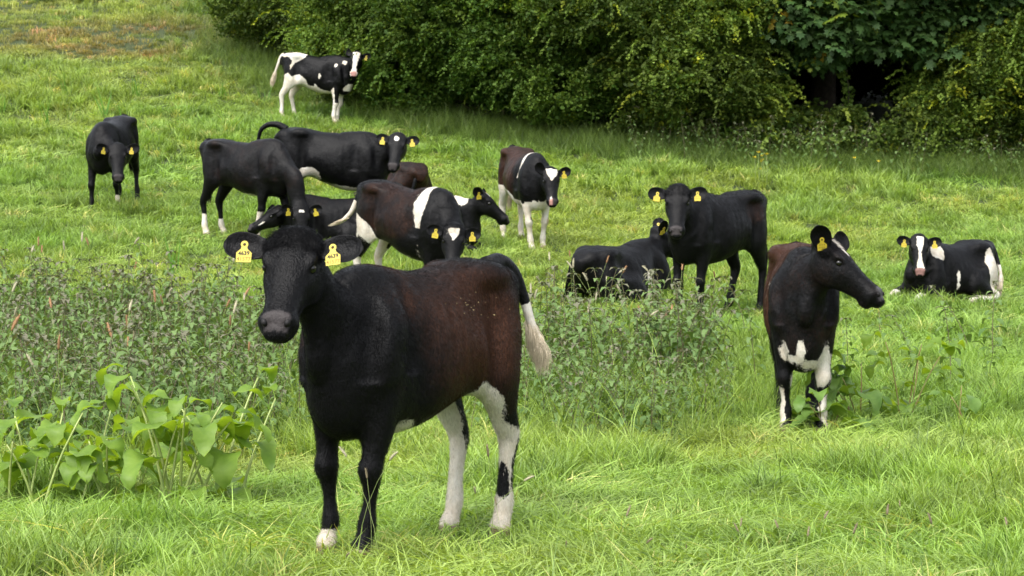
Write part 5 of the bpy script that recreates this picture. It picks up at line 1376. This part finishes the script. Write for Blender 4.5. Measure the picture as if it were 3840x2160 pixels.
# low growth in front of the hollow
for i, (px, off, w_, h, coll, tint, lab, cat, nm) in enumerate([
    (2730, .9, 1.0, 1.05, C_BRM, (1.05, 1.05, .95), 'bramble mound at the left foot of the dark hollow', 'bramble', 'bramble_thicket'),
    (3010, .7, 1.15, .80, C_BRM, (1.0, .98, 1.0), 'low bramble mound in the middle below the dark hollow', 'bramble', 'bramble_thicket'),
    (3260, .7, 1.15, .80, C_HAW, (1.0, 1.0, .9), 'low hawthorn growth under the hanging ivy strand', 'bush', 'hawthorn_bush'),
    (3460, .8, 1.0, 1.0, C_HAW, (1.0, 1.0, .9), 'small hawthorn at the right foot of the dark hollow', 'bush', 'hawthorn_bush')]):
    c = hl(px); off -= .75; bush(nm, c[0], c[1]+off, w_, .9, h, lab, cat, 480+i, coll, tint, grp=HB, dens=70, nb=18, sub=(.30, .5))
# right: big hawthorn closing the frame
for i, (px, off, w_, h, tint, lab) in enumerate([(3680, 1.3, 1.0, 2.1, (1.0, 1.0, .8), 'tall yellow-tipped hawthorn bush right of the dark hollow'), (3880, 1.3, 1.1, 2.9, (.95, 1.0, .8), 'tall hawthorn bush cut by the right edge')]):
    c = hl(px); off -= 1.1; bush('hawthorn_bush', c[0], c[1]+off, w_, 1.2, h, lab, 'bush', 490+i, C_HAW, tint, grp=HB, dens=66, nb=30, yellow=.3)
# sycamore over the hollow; crown blobs beyond the top edge added to shade it
c = hl(3180); rs = np.random.RandomState(8); sx, sy = c[0]-.1, c[1]+2.6; sz = float(ground(sx, sy))
syc = empty('sycamore_tree', (sx, sy, sz)); tag(syc, 'sycamore with broad lobed leaves overhanging the dark hollow at upper right', 'tree')
V, F = tube_geo([(0, 0, -.2), (.05, 0, 1.2), (-.05, -.1, 2.4), (.1, 0, 4.2)], [.24, .20, .18, .12], 12); mobj('trunk', V, F, M_BARK, syc)
sb = []
def zpix(py, d): return float(EYE[2]+d*((1080-py)/FPX*1.0-math.tan(PITCH)))
for (px, py, dd, r) in [(2600, 60, 0, .65), (2720, 130, .2, .55), (2850, 20, -.2, .7), (2830, 190, .3, .45), (2990, 90, -.4, .65), (2960, 200, 0, .45), (3120, 60, -.6, .7), (3140, 150, -.7, .5), (3060, 215, -.3, .36), (3280, 10, -.5, .6), (3210, 180, -.5, .30), (3420, 70, -.4, .48), (3400, 150, -.4, .40), (3520, 190, -.3, .42), (3680, 210, -.2, .45), (3800, 150, .0, .5), (2900, 240, .1, .34), (2780, 250, .2, .30), (3560, 30, -.3, .6), (3500, 130, -.1, .40), (3640, 100, -.2, .45), (3730, 20, 0, .6), (3860, 40, .1, .6), (2480, -40, .2, .7), (2700, -80, 0, .9), (3000, -90, -.4, 1.0), (3300, -110, -.4, 1.0), (3600, -100, -.2, 1.0), (3850, -90, .2, .9), (2900, -260, .6, 1.2), (3300, -280, .4, 1.3), (3700, -260, .6, 1.2), (3100, -200, 1.6, 1.2), (3500, -200, 1.6, 1.2), (2700, -220, 1.2, 1.1), (2850, -120, 3.0, 1.5), (3200, -130, 3.2, 1.6), (3550, -120, 3.0, 1.5), (3000, -60, 5.0, 1.6), (3400, -60, 5.0, 1.6), (2700, -60, 4.0, 1.4), (3750, -60, 4.0, 1.4)]:
    d = c[1]+.15+dd; X_ = (px-1920)/FPX*d; sb.append(((X_-sx, d-sy, zpix(py, d)-sz), (r*1.05, r*.9, r*.62)))
P, Nn, B = crown_points(rs, sb, 27, False); P = P[Nn[:, 2] > -.75]; B = B[Nn[:, 2] > -.75]; Nn = Nn[Nn[:, 2] > -.75]; n_ = len(P)
bv = np.array([rs.uniform(.8, 1.25) for _ in sb])[B]; tn = np.ones((n_, 3))*(bv*(.8+.4*rs.rand(n_)))[:, None]; s = rs.rand(n_) < .04; tn[s] *= np.array([3.2, 2.2, .9]); s = rs.rand(n_) < .02; tn[s] *= np.array([5, 1.7, .6])
rot = np.stack([Nn[:, 1]*-.5+rs.randn(n_)*.2, Nn[:, 0]*.5+rs.randn(n_)*.2, rs.rand(n_)*6.283], 1)
o = scatter('crown', P, rot, .8+.4*rs.rand(n_), tn, rs.randint(0, 5, n_), C_SYC, syc); o['kind'] = 'stuff'
sticks(rs, (0, 0, 2.2), [b[0] for b in sb[:20]], .06, M_BARK, 'limbs', syc, .15)
# ivy strand hanging in front of the hollow
d = c[1]+.0; X_ = (3175-1920)/FPX*d; ivy = empty('ivy_strand', (X_, d, zpix(430, d))); tag(ivy, 'hanging strand of small ivy leaves in front of the dark hollow', 'ivy')
zt = zpix(190, d)-zpix(430, d); Pn = np.stack([.06*np.sin(np.linspace(0, 7, 60))+rs.randn(60)*.035-.02, rs.randn(60)*.04, np.linspace(0, zt, 60)], 1)
V, F = tube_geo([(0.02*math.sin(t*6), 0, t*zt) for t in np.linspace(0, 1, 9)], [.008]*9, 5); mobj('stem', V, F, M_BARK, ivy)
C_IVY = proto_coll('ivy_leaves', [twig_proto(360+i, 5, .06, .06, 0, matl=M_HAW) for i in range(5)])
o = scatter('leaves', Pn, rs.randn(60, 3), .8+.5*rs.rand(60), np.ones((60, 3))*1.3, rs.randint(0, 5, 60), C_IVY, ivy); o['kind'] = 'stuff'
# bare and dead branches
def bare(px, py, tips, label, mat, r=.012, grp=None, off=.2):
    d = hl(px)[1]+off; X_ = (px-1920)/FPX*d; o = empty('bare_branch', (X_, d, zpix(py, d))); tag(o, label, 'branch', grp); rs_ = np.random.RandomState(int(px))
    T_ = [((tx-1920)/FPX*d-X_, rs_.randn()*.08, zpix(ty, d)-zpix(py, d)) for tx, ty in tips]
    sticks(rs_, (0, 0, 0), T_, r, mat, 'twigs', o, .05)
bare(3900, 545, [(3720, 490), (3690, 440), (3740, 470), (3800, 430), (3650, 460), (3830, 480)], 'pale bare branch sticking out of the hedge at the right edge', M_TWIG, .016)
bare(3570, 520, [(3540, 440), (3560, 470), (3600, 440), (3610, 540), (3530, 545), (3640, 520)], 'bare star-like twigs low in the hedge left of the pale branch', M_TWIG, .010)
bare(2480, -30, [(2330, 60), (2400, 80), (2450, 95), (2360, 20), (2500, 60), (2300, 30), (2440, 40)], 'dead orange-tinged twigs at the top of the hedge', M_DEAD, .012, off=-.1)
bare(1890, 430, [(1880, 350), (1900, 370), (1870, 330)], 'thin bare stem curving in the middle of the hedge', M_TWIG, .009, off=.1)
bare(2360, 400, [(2375, 300), (2390, 290), (2350, 330)], 'thin bare stem at the foot of the bright hawthorn', M_TWIG, .008, off=.1)
bare(2700, 420, [(2660, 440), (2720, 370), (2640, 400)], 'bare twigs at the left edge of the dark hollow', M_TWIG, .008, off=.1)
bare(1440, 400, [(1520, 410), (1480, 330), (1470, 370)], 'bare twigs low behind the white-faced calf', M_TWIG, .010, off=.1)
# two small dark bushes at the top left skyline
for i, (px, py, lab) in enumerate([(215, 12, 'small dark bush at the very top left, left of the other'), (320, 8, 'small dark bush at the very top left, right of the other')]):
    h_ = hit(px, py); bush('small_bush', h_[0], h_[1], .45, .4, .5, lab, 'bush', 520+i, C_HAW, (.8, .95, 1.0), dens=60, nb=8, trunk=False, grp='small bushes at the top left')

# rank growth at the hedge foot: tall grass, and grey-green nettles towards the right
rs = np.random.RandomState(66); t_ = rs.rand(3600)**1.0; pxs = 900+t_*3100; PT = np.array([hl(p) for p in pxs]); off = rs.normal(.75, .38, 3600)
X_ = PT[:, 0]-off*np.where(pxs < 1300, .7, 0); Y_ = PT[:, 1]-off
tag(scatter('hedge_foot_grass', np.stack([X_, Y_, ground(X_, Y_)], 1), np.stack([rs.randn(3600)*.15, rs.randn(3600)*.15, rs.rand(3600)*6.28], 1), .55+.5*rs.rand(3600), np.array([.62, .72, .6])*(.6+.6*rs.rand(3600, 1)), rs.randint(0, 4, 3600), g_tall), 'rank dull green grass along the foot of the hedge', 'grass', kind='stuff')
m_ = (pxs > 2350) & (rs.rand(3600) < .12); n_ = m_.sum(); Y2 = Y_[m_]+.25
tag(scatter('hedge_foot_nettles', np.stack([X_[m_], Y2, ground(X_[m_], Y2)], 1), np.stack([rs.randn(n_)*.1, rs.randn(n_)*.1, rs.rand(n_)*6.28], 1), .8+.5*rs.rand(n_), np.ones((n_, 3)), rs.randint(0, 6, n_), cn), 'grey-green nettles massed at the foot of the hedge on the right', 'nettles', kind='stuff')
